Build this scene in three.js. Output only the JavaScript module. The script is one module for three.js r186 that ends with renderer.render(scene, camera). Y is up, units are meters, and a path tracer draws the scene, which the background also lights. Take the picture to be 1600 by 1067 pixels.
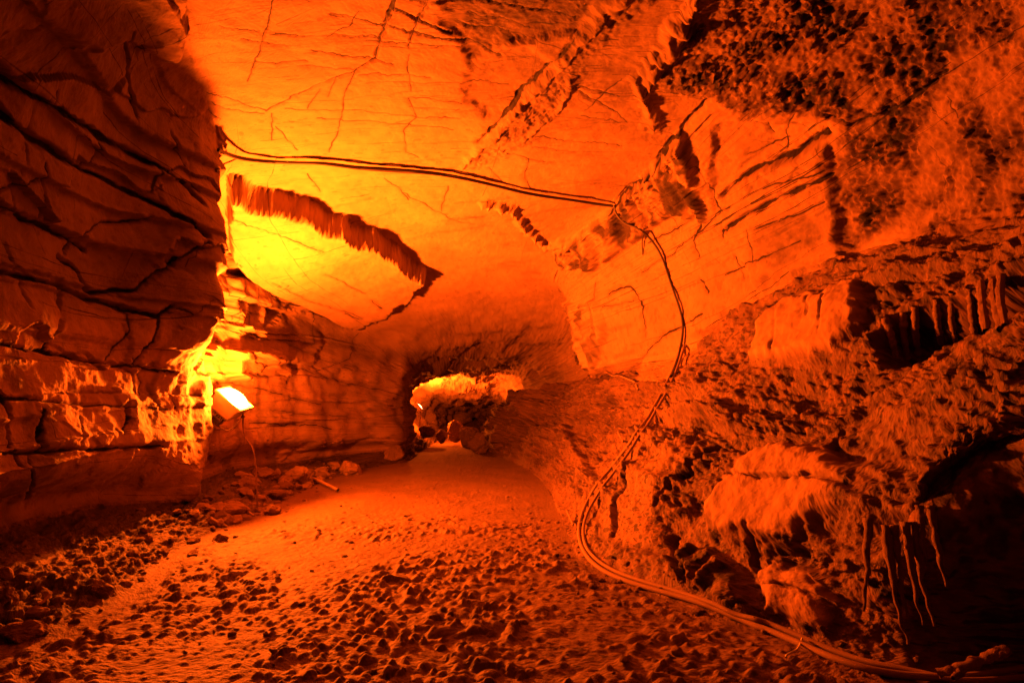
import * as THREE from 'three';
import { RectAreaLightUniformsLib } from 'three/addons/lights/RectAreaLightUniformsLib.js';
import { mergeGeometries } from 'three/addons/utils/BufferGeometryUtils.js';
import { RoundedBoxGeometry } from 'three/addons/geometries/RoundedBoxGeometry.js';

// ---------------------------------------------------------------- camera, light, exposure
const QUALITY = 1;
const scene = new THREE.Scene();
scene.background = new THREE.Color(0, 0, 0);            // a closed cave: no sky
const FOCAL = 1025, TILT = THREE.MathUtils.degToRad(4.85);
const camera = new THREE.PerspectiveCamera(2 * Math.atan(533.5 / FOCAL) * 180 / Math.PI, 1600 / 1067, 0.05, 120);
camera.position.set(0, 1.5, 0);
camera.rotation.x = TILT;
scene.add(camera);
const renderer = new THREE.WebGLRenderer({ antialias: true });
renderer.toneMapping = THREE.LinearToneMapping;
renderer.toneMappingExposure = 1.4;
renderer.shadowMap.enabled = true;
RectAreaLightUniformsLib.init();
const SODIUM = new THREE.Color().setRGB(1, 0.1, 0.004);   // the orange of the flood lamps
const NEAR_FLOOD = 5300, NEAR_BULB = 150, FAR_FLOOD = 3000, FAR_BULB = 70;

// ---------------------------------------------------------------- noise
function rng(seed) { let a = seed >>> 0; return () => { a = (a + 0x6D2B79F5) >>> 0; let t = a; t = Math.imul(t ^ (t >>> 15), t | 1); t ^= t + Math.imul(t ^ (t >>> 7), t | 61); return ((t ^ (t >>> 14)) >>> 0) / 4294967296; }; }
const PERM = new Uint8Array(512); { const r = rng(7), p = [...Array(256).keys()]; for (let i = 255; i > 0; i--) { const j = Math.floor(r() * (i + 1)); [p[i], p[j]] = [p[j], p[i]]; } for (let i = 0; i < 512; i++) PERM[i] = p[i & 255]; }
const GX = new Float32Array(256), GY = new Float32Array(256), GZ = new Float32Array(256), RA = new Float32Array(256);
{ const r = rng(11); for (let i = 0; i < 256; i++) { const z = r() * 2 - 1, a = r() * 6.2832, q = Math.sqrt(1 - z * z); GX[i] = q * Math.cos(a); GY[i] = q * Math.sin(a); GZ[i] = z; RA[i] = r(); } }
function noise(x, y, z) {
  const xf = Math.floor(x), yf = Math.floor(y), zf = Math.floor(z), X = xf & 255, Y = yf & 255, Z = zf & 255;
  x -= xf; y -= yf; z -= zf;
  const u = x * x * x * (x * (x * 6 - 15) + 10), v = y * y * y * (y * (y * 6 - 15) + 10), w = z * z * z * (z * (z * 6 - 15) + 10);
  const A = PERM[X] + Y, B = PERM[X + 1] + Y, AA = PERM[A] + Z, AB = PERM[A + 1] + Z, BA = PERM[B] + Z, BB = PERM[B + 1] + Z;
  const g = (h, a, b, c) => GX[h] * a + GY[h] * b + GZ[h] * c;
  const a0 = g(PERM[AA], x, y, z), a1 = g(PERM[BA], x - 1, y, z), a2 = g(PERM[AB], x, y - 1, z), a3 = g(PERM[BB], x - 1, y - 1, z);
  const b0 = g(PERM[AA + 1], x, y, z - 1), b1 = g(PERM[BA + 1], x - 1, y, z - 1), b2 = g(PERM[AB + 1], x, y - 1, z - 1), b3 = g(PERM[BB + 1], x - 1, y - 1, z - 1);
  const c0 = a0 + u * (a1 - a0), c1 = a2 + u * (a3 - a2), d0 = b0 + u * (b1 - b0), d1 = b2 + u * (b3 - b2);
  const e0 = c0 + v * (c1 - c0), e1 = d0 + v * (d1 - d0);
  return 1.5 * (e0 + w * (e1 - e0));
}
function fbm(x, y, z, n) { let a = 0, k = 1; for (let i = 0; i < n; i++) { a += k * noise(x, y, z); x = x * 2.03 + 17.1; y = y * 2.03 + 5.3; z = z * 2.03 + 9.7; k *= 0.5; } return a; }
function ridged(x, y, z, n) { let a = 0, k = 1; for (let i = 0; i < n; i++) { a += k * (1 - 2 * Math.abs(noise(x, y, z))); x = x * 2.07 + 3.1; y = y * 2.07 + 8.3; z = z * 2.07 + 1.7; k *= 0.5; } return a; }
function worley(x, y, z) {                                  // distance to the nearest scattered point
  const xi = Math.floor(x), yi = Math.floor(y), zi = Math.floor(z); let m = 9;
  for (let c = -1; c <= 1; c++) for (let b = -1; b <= 1; b++) for (let a = -1; a <= 1; a++) {
    const h = PERM[PERM[PERM[(xi + a) & 255] + ((yi + b) & 255)] + ((zi + c) & 255)];
    const dx = xi + a + RA[h] - x, dy = yi + b + RA[(h + 85) & 255] - y, dz = zi + c + RA[(h + 170) & 255] - z, q = dx * dx + dy * dy + dz * dz;
    if (q < m) m = q;
  }
  return Math.sqrt(m);
}
function worley2(x, y) {
  const xi = Math.floor(x), yi = Math.floor(y); let m = 9, id = 0;
  for (let b = -1; b <= 1; b++) for (let a = -1; a <= 1; a++) {
    const h = PERM[PERM[(xi + a) & 255] + ((yi + b) & 255)];
    const dx = xi + a + RA[h] - x, dy = yi + b + RA[(h + 85) & 255] - y, q = dx * dx + dy * dy;
    if (q < m) { m = q; id = h; }
  }
  return [Math.sqrt(m), id];
}
const cellHit = { id: 0, x: 0, y: 0 };
function facet(x, y) {
  const xi = Math.floor(x), yi = Math.floor(y); let m = 9;
  for (let b = -1; b <= 1; b++) for (let a = -1; a <= 1; a++) {
    const h = PERM[PERM[(xi + a) & 255] + ((yi + b) & 255)], dx = x - xi - a - RA[h], dy = y - yi - b - RA[(h + 85) & 255], q = dx * dx + dy * dy;
    if (q < m) { m = q; cellHit.id = h; cellHit.x = dx; cellHit.y = dy; }
  }
  return cellHit;
}
const clamp = (x, a, b) => x < a ? a : x > b ? b : x;
const sstep = (a, b, x) => { const t = clamp((x - a) / (b - a), 0, 1); return t * t * (3 - 2 * t); };
const mix = (a, b, t) => a + (b - a) * t;

// ---------------------------------------------------------------- the cave's sections: each line of the cave (floor edge, ledge, ceiling fold ...) as [distance along the cave, x, y]
const LINES = [
  /* 0 floor, left edge */ [[-9, -2.8, 0], [2, -3, 0], [3.84, -3, 0], [4.6, -2.85, 0], [6.7, -3.25, 0], [8.5, -3.3, 0], [12.3, -3.35, 0], [16, -2.45, 0], [20, -2.6, -0.05], [25, -2.9, -0.2], [36, -2.9, -0.2]],
  /* 1 */ [[-9, -1.2, .02], [2, -1.3, .02], [6, -1.95, .02], [12, -2.0, .0], [16, -1.7, 0], [20, -2, -.05], [25, -2.3, -.2], [36, -2.5, -.2]],
  /* 2 */ [[-9, .5, .02], [2, .5, .02], [6, -.6, .02], [12, -.7, .0], [16, -.9, 0], [20, -1.4, -.05], [25, -1.7, -.2], [36, -2, -.2]],
  /* 3 floor, right edge */ [[-9, 1.8, 0], [2, 2.1, 0], [3.66, 1.95, 0], [4.5, 1.5, 0], [5.3, 1.03, 0], [6.4, .62, 0], [8.5, .62, 0], [11.8, .55, 0], [15.4, 0, 0], [18, -.6, 0], [22, -1, -.1], [25, -1.2, -.2], [36, -1.6, -.2]],
  /* 4 bank, low */ [[-9, 3, .3], [1.5, 3.8, .25], [3, 4, .25], [3.45, 3.6, .22], [3.8, 2.2, .25], [4.5, 1.75, .28], [5.3, 1.35, .3], [6.4, .98, .3], [8.5, .95, .32], [11.8, .8, .25], [15.4, .12, .3], [17.5, -.62, .35], [22, -.85, .1], [25, -1, 0], [36, -1.5, 0]],
  /* 5 bank, lip */ [[-9, 2.7, 1.3], [1.5, 2.6, 1.35], [3.2, 2.45, 1.25], [3.5, 2.18, .9], [3.8, 2.02, .62], [4.5, 1.92, .65], [5.3, 1.75, .75], [6.4, 1.3, .72], [8.5, 1.28, .75], [11.8, 1.05, .6], [15.4, .28, .7], [17.5, -.62, .85], [22, -.6, .35], [25, -.8, .2], [36, -1.3, .2]],
  /* 6 bank, middle */ [[-9, 3, 1.8], [1.5, 2.8, 1.8], [3.2, 2.62, 1.75], [4.2, 2.5, 1.45], [5, 2.15, 1.25], [6.4, 1.85, 1.3], [8.5, 1.75, 1.3], [11.8, 1.4, 1.05], [15.4, .55, 1.1], [17.5, -.45, 1.2], [22, -.35, .6], [25, -.6, .4], [36, -1.2, .4]],
  /* 7 bank, top */ [[-9, 3.3, 2.6], [1.5, 3.4, 2.6], [4, 3.3, 2.65], [6, 3.18, 2.7], [7.5, 2.72, 2.4], [9, 2.25, 1.95], [12, 1.62, 1.85], [15.4, .95, 1.6], [17.5, -.1, 1.5], [22, 0, 1.0], [25, -.35, .7], [36, -1, .6]],
  /* 8 right wall, foot */ [[-9, 3.6, 2.8], [1.5, 3.6, 2.8], [4, 3.55, 2.85], [6, 3.4, 2.9], [7.5, 2.92, 2.62], [9, 2.42, 2.2], [11, 1.7, 2.05], [12, 1.42, 2.0], [12.8, 1.8, 2.0], [15.4, 1.35, 1.7], [18, .6, 1.5], [22, .2, 1.2], [25, -.2, .9], [36, -1, .7]],
  /* 9 right wall, middle */ [[-9, 3.5, 3.5], [1.5, 3.5, 3.5], [4, 3.5, 3.5], [6, 3.35, 3.45], [7.5, 2.88, 3.25], [9, 2.38, 3.1], [11, 1.45, 2.85], [12, 1.15, 2.7], [12.8, 1.9, 2.6], [15.4, 1.5, 2.1], [18, .75, 1.8], [22, .35, 1.6], [25, 0, 1.3], [36, -1, .8]],
  /* 10 right wall, top */ [[-9, 3.2, 4.2], [1.5, 3.2, 4.2], [4, 3.1, 4.2], [6, 2.8, 4.12], [7.5, 2.45, 4.0], [9, 2.1, 3.88], [11, 1.25, 3.5], [12, 1.0, 3.35], [12.8, 1.6, 3.1], [15.4, 1.3, 2.5], [18, .6, 2.15], [22, .3, 2.0], [25, -.1, 1.6], [36, -1, .9]],
  /* 11 ceiling, right edge */ [[-9, 2.3, 4.6], [1.5, 2.4, 4.7], [4, 2.3, 4.65], [6, 2.0, 4.5], [7.5, 1.8, 4.45], [9, 1.6, 4.4], [11, .78, 3.95], [12, .7, 3.7], [13, .9, 3.45], [15.4, .8, 2.85], [18, .1, 2.4], [22, 0, 2.25], [25, -.4, 1.85], [28, -.8, 1.4], [36, -1.3, .95]],
  /* 12 */ [[-9, .8, 4.7], [1.5, .8, 4.75], [6, .5, 4.55], [8.3, .3, 4.48], [11, -.3, 4.05], [13, -.4, 3.58], [16, -.5, 2.85], [18, -.7, 2.45], [20, -1, 2.28], [22, -1, 2.32], [25, -1.3, 1.95], [28, -1.6, 1.45], [36, -1.8, .95]],
  /* 13 */ [[-9, -1, 4.7], [1.5, -1, 4.75], [6, -1.2, 4.55], [8.3, -1.6, 4.45], [11, -2, 4.0], [13, -1.9, 3.55], [16, -1.6, 2.75], [18, -1.7, 2.4], [20, -2, 2.22], [22, -2.2, 2.3], [25, -2.4, 1.95], [28, -2.5, 1.45], [36, -2.3, .9]],
  /* 14 ceiling, left edge */ [[-9, -2.4, 4.5], [2, -2.2, 4.5], [4.85, -2.5, 4.5], [6.0, -2.9, 4.48], [7.2, -3.25, 4.4], [7.8, -3.6, 4.3], [8.7, -4.2, 4.15], [10, -4.15, 3.6], [12, -3.75, 3.35], [14, -3.25, 3.0], [16, -2.45, 2.4], [18, -2.55, 2.15], [20, -2.9, 2.0], [22, -3.3, 2.1], [25, -3.4, 1.9], [28, -3.4, 1.4], [36, -2.8, .8]],
  /* 15 left wall, top */ [[-9, -3, 4.1], [2, -2.6, 4.3], [4, -2.75, 4.3], [4.85, -2.92, 4.25], [6, -3.3, 4.2], [7.1, -3.22, 4.0], [7.8, -3.75, 3.8], [8.6, -4.2, 3.6], [10, -4.15, 3.1], [12, -3.9, 2.85], [14, -3.4, 2.55], [16, -2.6, 2.0], [18, -2.75, 1.8], [20, -3.1, 1.7], [22, -3.6, 1.8], [25, -3.7, 1.6], [28, -3.6, 1.2], [36, -2.9, .6]],
  /* 16 */ [[-9, -3.5, 3.3], [2, -3.4, 3.3], [4.5, -3.6, 3.4], [6, -3.75, 3.3], [7.1, -3.2, 3.1], [8.0, -3.75, 3.0], [8.6, -4.2, 2.9], [10, -4.2, 2.5], [12, -4, 2.3], [14, -3.5, 2.05], [16, -2.65, 1.65], [18, -2.8, 1.5], [20, -3.2, 1.4], [22, -3.75, 1.45], [25, -3.85, 1.3], [28, -3.7, 1], [36, -3, .5]],
  /* 17 left wall, middle */ [[-9, -3.7, 2.4], [2, -3.65, 2.4], [4.5, -3.75, 2.45], [6.3, -3.88, 2.4], [7.3, -3.28, 2.5], [8.0, -3.72, 2.35], [8.65, -4.15, 2.15], [10, -4.2, 1.95], [12, -4, 1.75], [14, -3.55, 1.55], [16, -2.68, 1.25], [18, -2.8, 1.1], [20, -3.2, 1.1], [22, -3.8, 1.1], [25, -3.9, 1], [28, -3.7, .8], [36, -3, .4]],
  /* 18 left wall, bulge */ [[-9, -3.7, 1.6], [2, -3.5, 1.6], [4.5, -3.6, 1.6], [6.5, -3.74, 1.58], [7.6, -3.79, 1.52], [8.3, -3.8, 1.5], [8.75, -4.12, 1.4], [10, -4.18, 1.35], [12, -3.95, 1.2], [14, -3.5, 1.05], [16, -2.65, .9], [18, -2.75, .8], [20, -3.1, .7], [22, -3.7, .7], [25, -3.8, .6], [36, -3, .3]],
  /* 19 bulge, lower edge */ [[-9, -3.6, .95], [2, -3.3, .95], [4.5, -3.42, .95], [6.5, -3.6, .9], [7.6, -3.7, .74], [8.3, -3.78, .62], [8.75, -4.05, .72], [10, -4.1, .8], [12, -3.88, .7], [14, -3.45, .62], [16, -2.62, .55], [18, -2.7, .5], [20, -3, .4], [22, -3.5, .35], [25, -3.6, .25], [36, -3, .15]],
  /* 20 recess under it */ [[-9, -4, .6], [2, -3.9, .6], [4.5, -3.95, .62], [6.5, -4.15, .55], [7.6, -3.95, .42], [8.05, -3.75, .36], [8.6, -4.3, .5], [10, -4.3, .55], [12, -4.1, .45], [14, -3.65, .4], [16, -2.75, .35], [20, -3, .2], [25, -3.4, 0], [36, -3, 0]],
  /* 21 rubble, back */ [[-9, -3.8, .4], [2, -3.75, .42], [4.5, -3.8, .4], [6.5, -4.05, .33], [8.05, -3.9, .22], [8.6, -4.15, .26], [10, -4.15, .3], [12, -4, .25], [14, -3.6, .2], [16, -2.7, .18], [20, -2.9, .1], [25, -3.2, -.1], [36, -3, -.1]],
  /* 22 rubble, slope */ [[-9, -3.3, .2], [2, -3.35, .2], [4.2, -3.4, .2], [6.5, -3.65, .18], [8.05, -3.62, .12], [10, -3.75, .15], [12, -3.7, .12], [14, -3.4, .1], [16, -2.58, .08], [20, -2.75, 0], [25, -3.05, -.17], [36, -2.95, -.17]],
];
const K = LINES.length;
function pchip(t) {                                          // monotone cubic through [d, x, y]
  const n = t.length, mk = c => {
    const m = new Float64Array(n), s = []; for (let i = 0; i < n - 1; i++) s.push((t[i + 1][c] - t[i][c]) / (t[i + 1][0] - t[i][0]));
    for (let i = 1; i < n - 1; i++) if (s[i - 1] * s[i] > 0) m[i] = 2 / (1 / s[i - 1] + 1 / s[i]);
    return m;
  }, mx = mk(1), my = mk(2);
  return d => {
    if (d <= t[0][0]) return [t[0][1], t[0][2]]; if (d >= t[n - 1][0]) return [t[n - 1][1], t[n - 1][2]];
    let i = 0; while (d > t[i + 1][0]) i++;
    const h = t[i + 1][0] - t[i][0], u = (d - t[i][0]) / h, u2 = u * u, u3 = u2 * u, a = 2 * u3 - 3 * u2 + 1, b = u3 - 2 * u2 + u, c = -2 * u3 + 3 * u2, e = u3 - u2;
    return [a * t[i][1] + b * h * mx[i] + c * t[i + 1][1] + e * h * mx[i + 1], a * t[i][2] + b * h * my[i] + c * t[i + 1][2] + e * h * my[i + 1]];
  };
}
const LINE_AT = LINES.map(pchip);
function section(d) {                                        // the closed curve of one section as control points with limited tangents
  const p = LINE_AT.map(f => f(d)), m = [];
  const close = d > 32 ? 1 - sstep(32, 36, d) * .97 : d < -6.5 ? 1 - sstep(-6.5, -9, d) * .97 : 1;
  if (close < 1) { const cx = -1.2 * (d > 0 ? 1.6 : .2), cy = d > 0 ? .35 : 2; for (const q of p) { q[0] = cx + (q[0] - cx) * close; q[1] = cy + (q[1] - cy) * close; } }
  for (let j = 0; j < K; j++) {
    const a = p[(j + K - 1) % K], b = p[j], c = p[(j + 1) % K];
    const l0 = Math.hypot(b[0] - a[0], b[1] - a[1]), l1 = Math.hypot(c[0] - b[0], c[1] - b[1]);
    let tx = (c[0] - a[0]) / 2, ty = (c[1] - a[1]) / 2; const l = Math.hypot(tx, ty) || 1, k = Math.min(1, Math.min(l0, l1) * .95 / l);
    m.push([tx * k, ty * k]);
  }
  return s => {
    const j = Math.floor(s) % K, u = s - Math.floor(s), u2 = u * u, u3 = u2 * u, a = 2 * u3 - 3 * u2 + 1, b = u3 - 2 * u2 + u, c = -2 * u3 + 3 * u2, e = u3 - u2, q = (j + 1) % K;
    return [a * p[j][0] + b * m[j][0] + c * p[q][0] + e * m[q][0], a * p[j][1] + b * m[j][1] + c * p[q][1] + e * m[q][1]];
  };
}
// samples round the section (even in length at 6 m) and along the cave (closer together where the cave is near)
const S = [], U_OF_S = [];
{
  const sec = section(6), step = 0.0126 / QUALITY; let u = 0;
  for (let j = 0; j < K; j++) {
    let len = 0, q = sec(j); for (let k = 1; k <= 20; k++) { const r = sec(j + k / 20 - (k === 20 ? 1e-9 : 0)); len += Math.hypot(r[0] - q[0], r[1] - q[1]); q = r; }
    const n = Math.max(4, Math.round(len / step)); for (let k = 0; k < n; k++) { S.push(j + k / n); U_OF_S.push(u + len * k / n); } u += len;
  }
  S.push(K); U_OF_S.push(u);
}
const D = [];
{
  const back = 46, main = Math.round(610 * QUALITY), far = 110;
  for (let k = 0; k < back; k++) D.push(-9 + (2.3 + 9) * (1 - Math.pow(1 - k / back, 1.7)));
  for (let k = 0; k < main; k++) D.push(1 / mix(1 / 2.3, 1 / 19, k / main));
  for (let k = 0; k <= far; k++) D.push(19 + 17 * Math.pow(k / far, 1.25));
}
const NI = S.length, ND = D.length, NV = NI * ND;
const X0 = new Float32Array(NV), Y0 = new Float32Array(NV);
for (let j = 0; j < ND; j++) { const sec = section(D[j]); for (let i = 0; i < NI; i++) { const p = sec(S[i] >= K ? 0 : S[i]); X0[j * NI + i] = p[0]; Y0[j * NI + i] = p[1]; } }
console.log('grid', NI, ND, NV);

// ---------------------------------------------------------------- survey: where a line of sight from the tripod meets the rock
const CT = Math.cos(TILT), ST = Math.sin(TILT);
function project(x, y, z) { const yy = y - 1.5, yc = yy * CT + z * ST, zc = -yy * ST + z * CT; return [800 + FOCAL * x / -zc, 533.5 - FOCAL * yc / -zc, -zc]; }
function at(px, py, d) { const a = (px - 800) / FOCAL, b = (533.5 - py) / FOCAL, y = b * CT + ST, z = -CT + b * ST, k = -d / z; return new THREE.Vector3(a * k, 1.5 + y * k, -d); }
function survey(X, Y, Z, skip) {
  const R = 2, OX = 300, W = (1600 + 2 * OX) / R, H = (1067 + 2 * OX) / R | 0, zb = new Float32Array(W * H).fill(1e9), ib = new Float32Array(W * H), jb = new Float32Array(W * H);
  const cols = [], rows = []; for (let i = 0; i < NI; i += skip) cols.push(i); if (cols[cols.length - 1] !== NI - 1) cols.push(NI - 1);
  for (let j = 0; j < ND; j += skip) if (D[j] > 1.2) rows.push(j);
  const nc = cols.length, px = new Float32Array(nc * rows.length), py = new Float32Array(px.length), pz = new Float32Array(px.length);
  rows.forEach((j, b) => cols.forEach((i, a) => { const k = j * NI + i, q = project(X[k], Y[k], Z ? Z[k] : -D[j]); px[b * nc + a] = (q[0] + OX) / R; py[b * nc + a] = (q[1] + OX) / R; pz[b * nc + a] = q[2]; }));
  const tri = (a, b, c, ia, ja, ibb, jbb, ic, jc) => {
    if (pz[a] < .3 || pz[b] < .3 || pz[c] < .3) return;
    const x0 = px[a], y0 = py[a], x1 = px[b], y1 = py[b], x2 = px[c], y2 = py[c], ar = (x1 - x0) * (y2 - y0) - (x2 - x0) * (y1 - y0); if (Math.abs(ar) < 1e-9) return;
    const xa = Math.max(0, Math.ceil(Math.min(x0, x1, x2))), xb = Math.min(W - 1, Math.floor(Math.max(x0, x1, x2))), ya = Math.max(0, Math.ceil(Math.min(y0, y1, y2))), yb = Math.min(H - 1, Math.floor(Math.max(y0, y1, y2)));
    for (let y = ya; y <= yb; y++) for (let x = xa; x <= xb; x++) {
      const w1 = ((x - x0) * (y2 - y0) - (x2 - x0) * (y - y0)) / ar, w2 = ((x1 - x0) * (y - y0) - (x - x0) * (y1 - y0)) / ar, w0 = 1 - w1 - w2;
      if (w0 < -1e-6 || w1 < -1e-6 || w2 < -1e-6) continue;
      const z = 1 / (w0 / pz[a] + w1 / pz[b] + w2 / pz[c]), k = y * W + x;
      if (z < zb[k]) { zb[k] = z; ib[k] = z * (w0 * ia / pz[a] + w1 * ibb / pz[b] + w2 * ic / pz[c]); jb[k] = z * (w0 * ja / pz[a] + w1 * jbb / pz[b] + w2 * jc / pz[c]); }
    }
  };
  for (let b = 0; b < rows.length - 1; b++) for (let a = 0; a < nc - 1; a++) { const k = b * nc + a, i0 = cols[a], i1 = cols[a + 1], j0 = rows[b], j1 = rows[b + 1]; tri(k, k + 1, k + nc, i0, j0, i1, j0, i0, j1); tri(k + 1, k + nc + 1, k + nc, i1, j0, i1, j1, i0, j1); }
  return (x, y) => { const a = clamp(Math.round((x + OX) / R), 0, W - 1), b = clamp(Math.round((y + OX) / R), 0, H - 1), k = b * W + a; return zb[k] < 1e8 ? [ib[k], jb[k]] : null; };
}
const sightBase = survey(X0, Y0, null, 3);
const lerpAt = (A, f) => { const i = Math.floor(f), t = f - i; return i + 1 < A.length ? A[i] + (A[i + 1] - A[i]) * t : A[i]; };
function gridAt(A, fi, fj) { const i = Math.min(Math.floor(fi), NI - 2), j = Math.min(Math.floor(fj), ND - 2), a = fi - i, b = fj - j, k = j * NI + i; return (A[k] * (1 - a) + A[k + 1] * a) * (1 - b) + (A[k + NI] * (1 - a) + A[k + NI + 1] * a) * b; }
const basePoint = (px, py) => { const q = sightBase(px, py); return q && [gridAt(X0, ...q), gridAt(Y0, ...q), lerpAt(D, q[1]), lerpAt(U_OF_S, q[0])]; };

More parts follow.
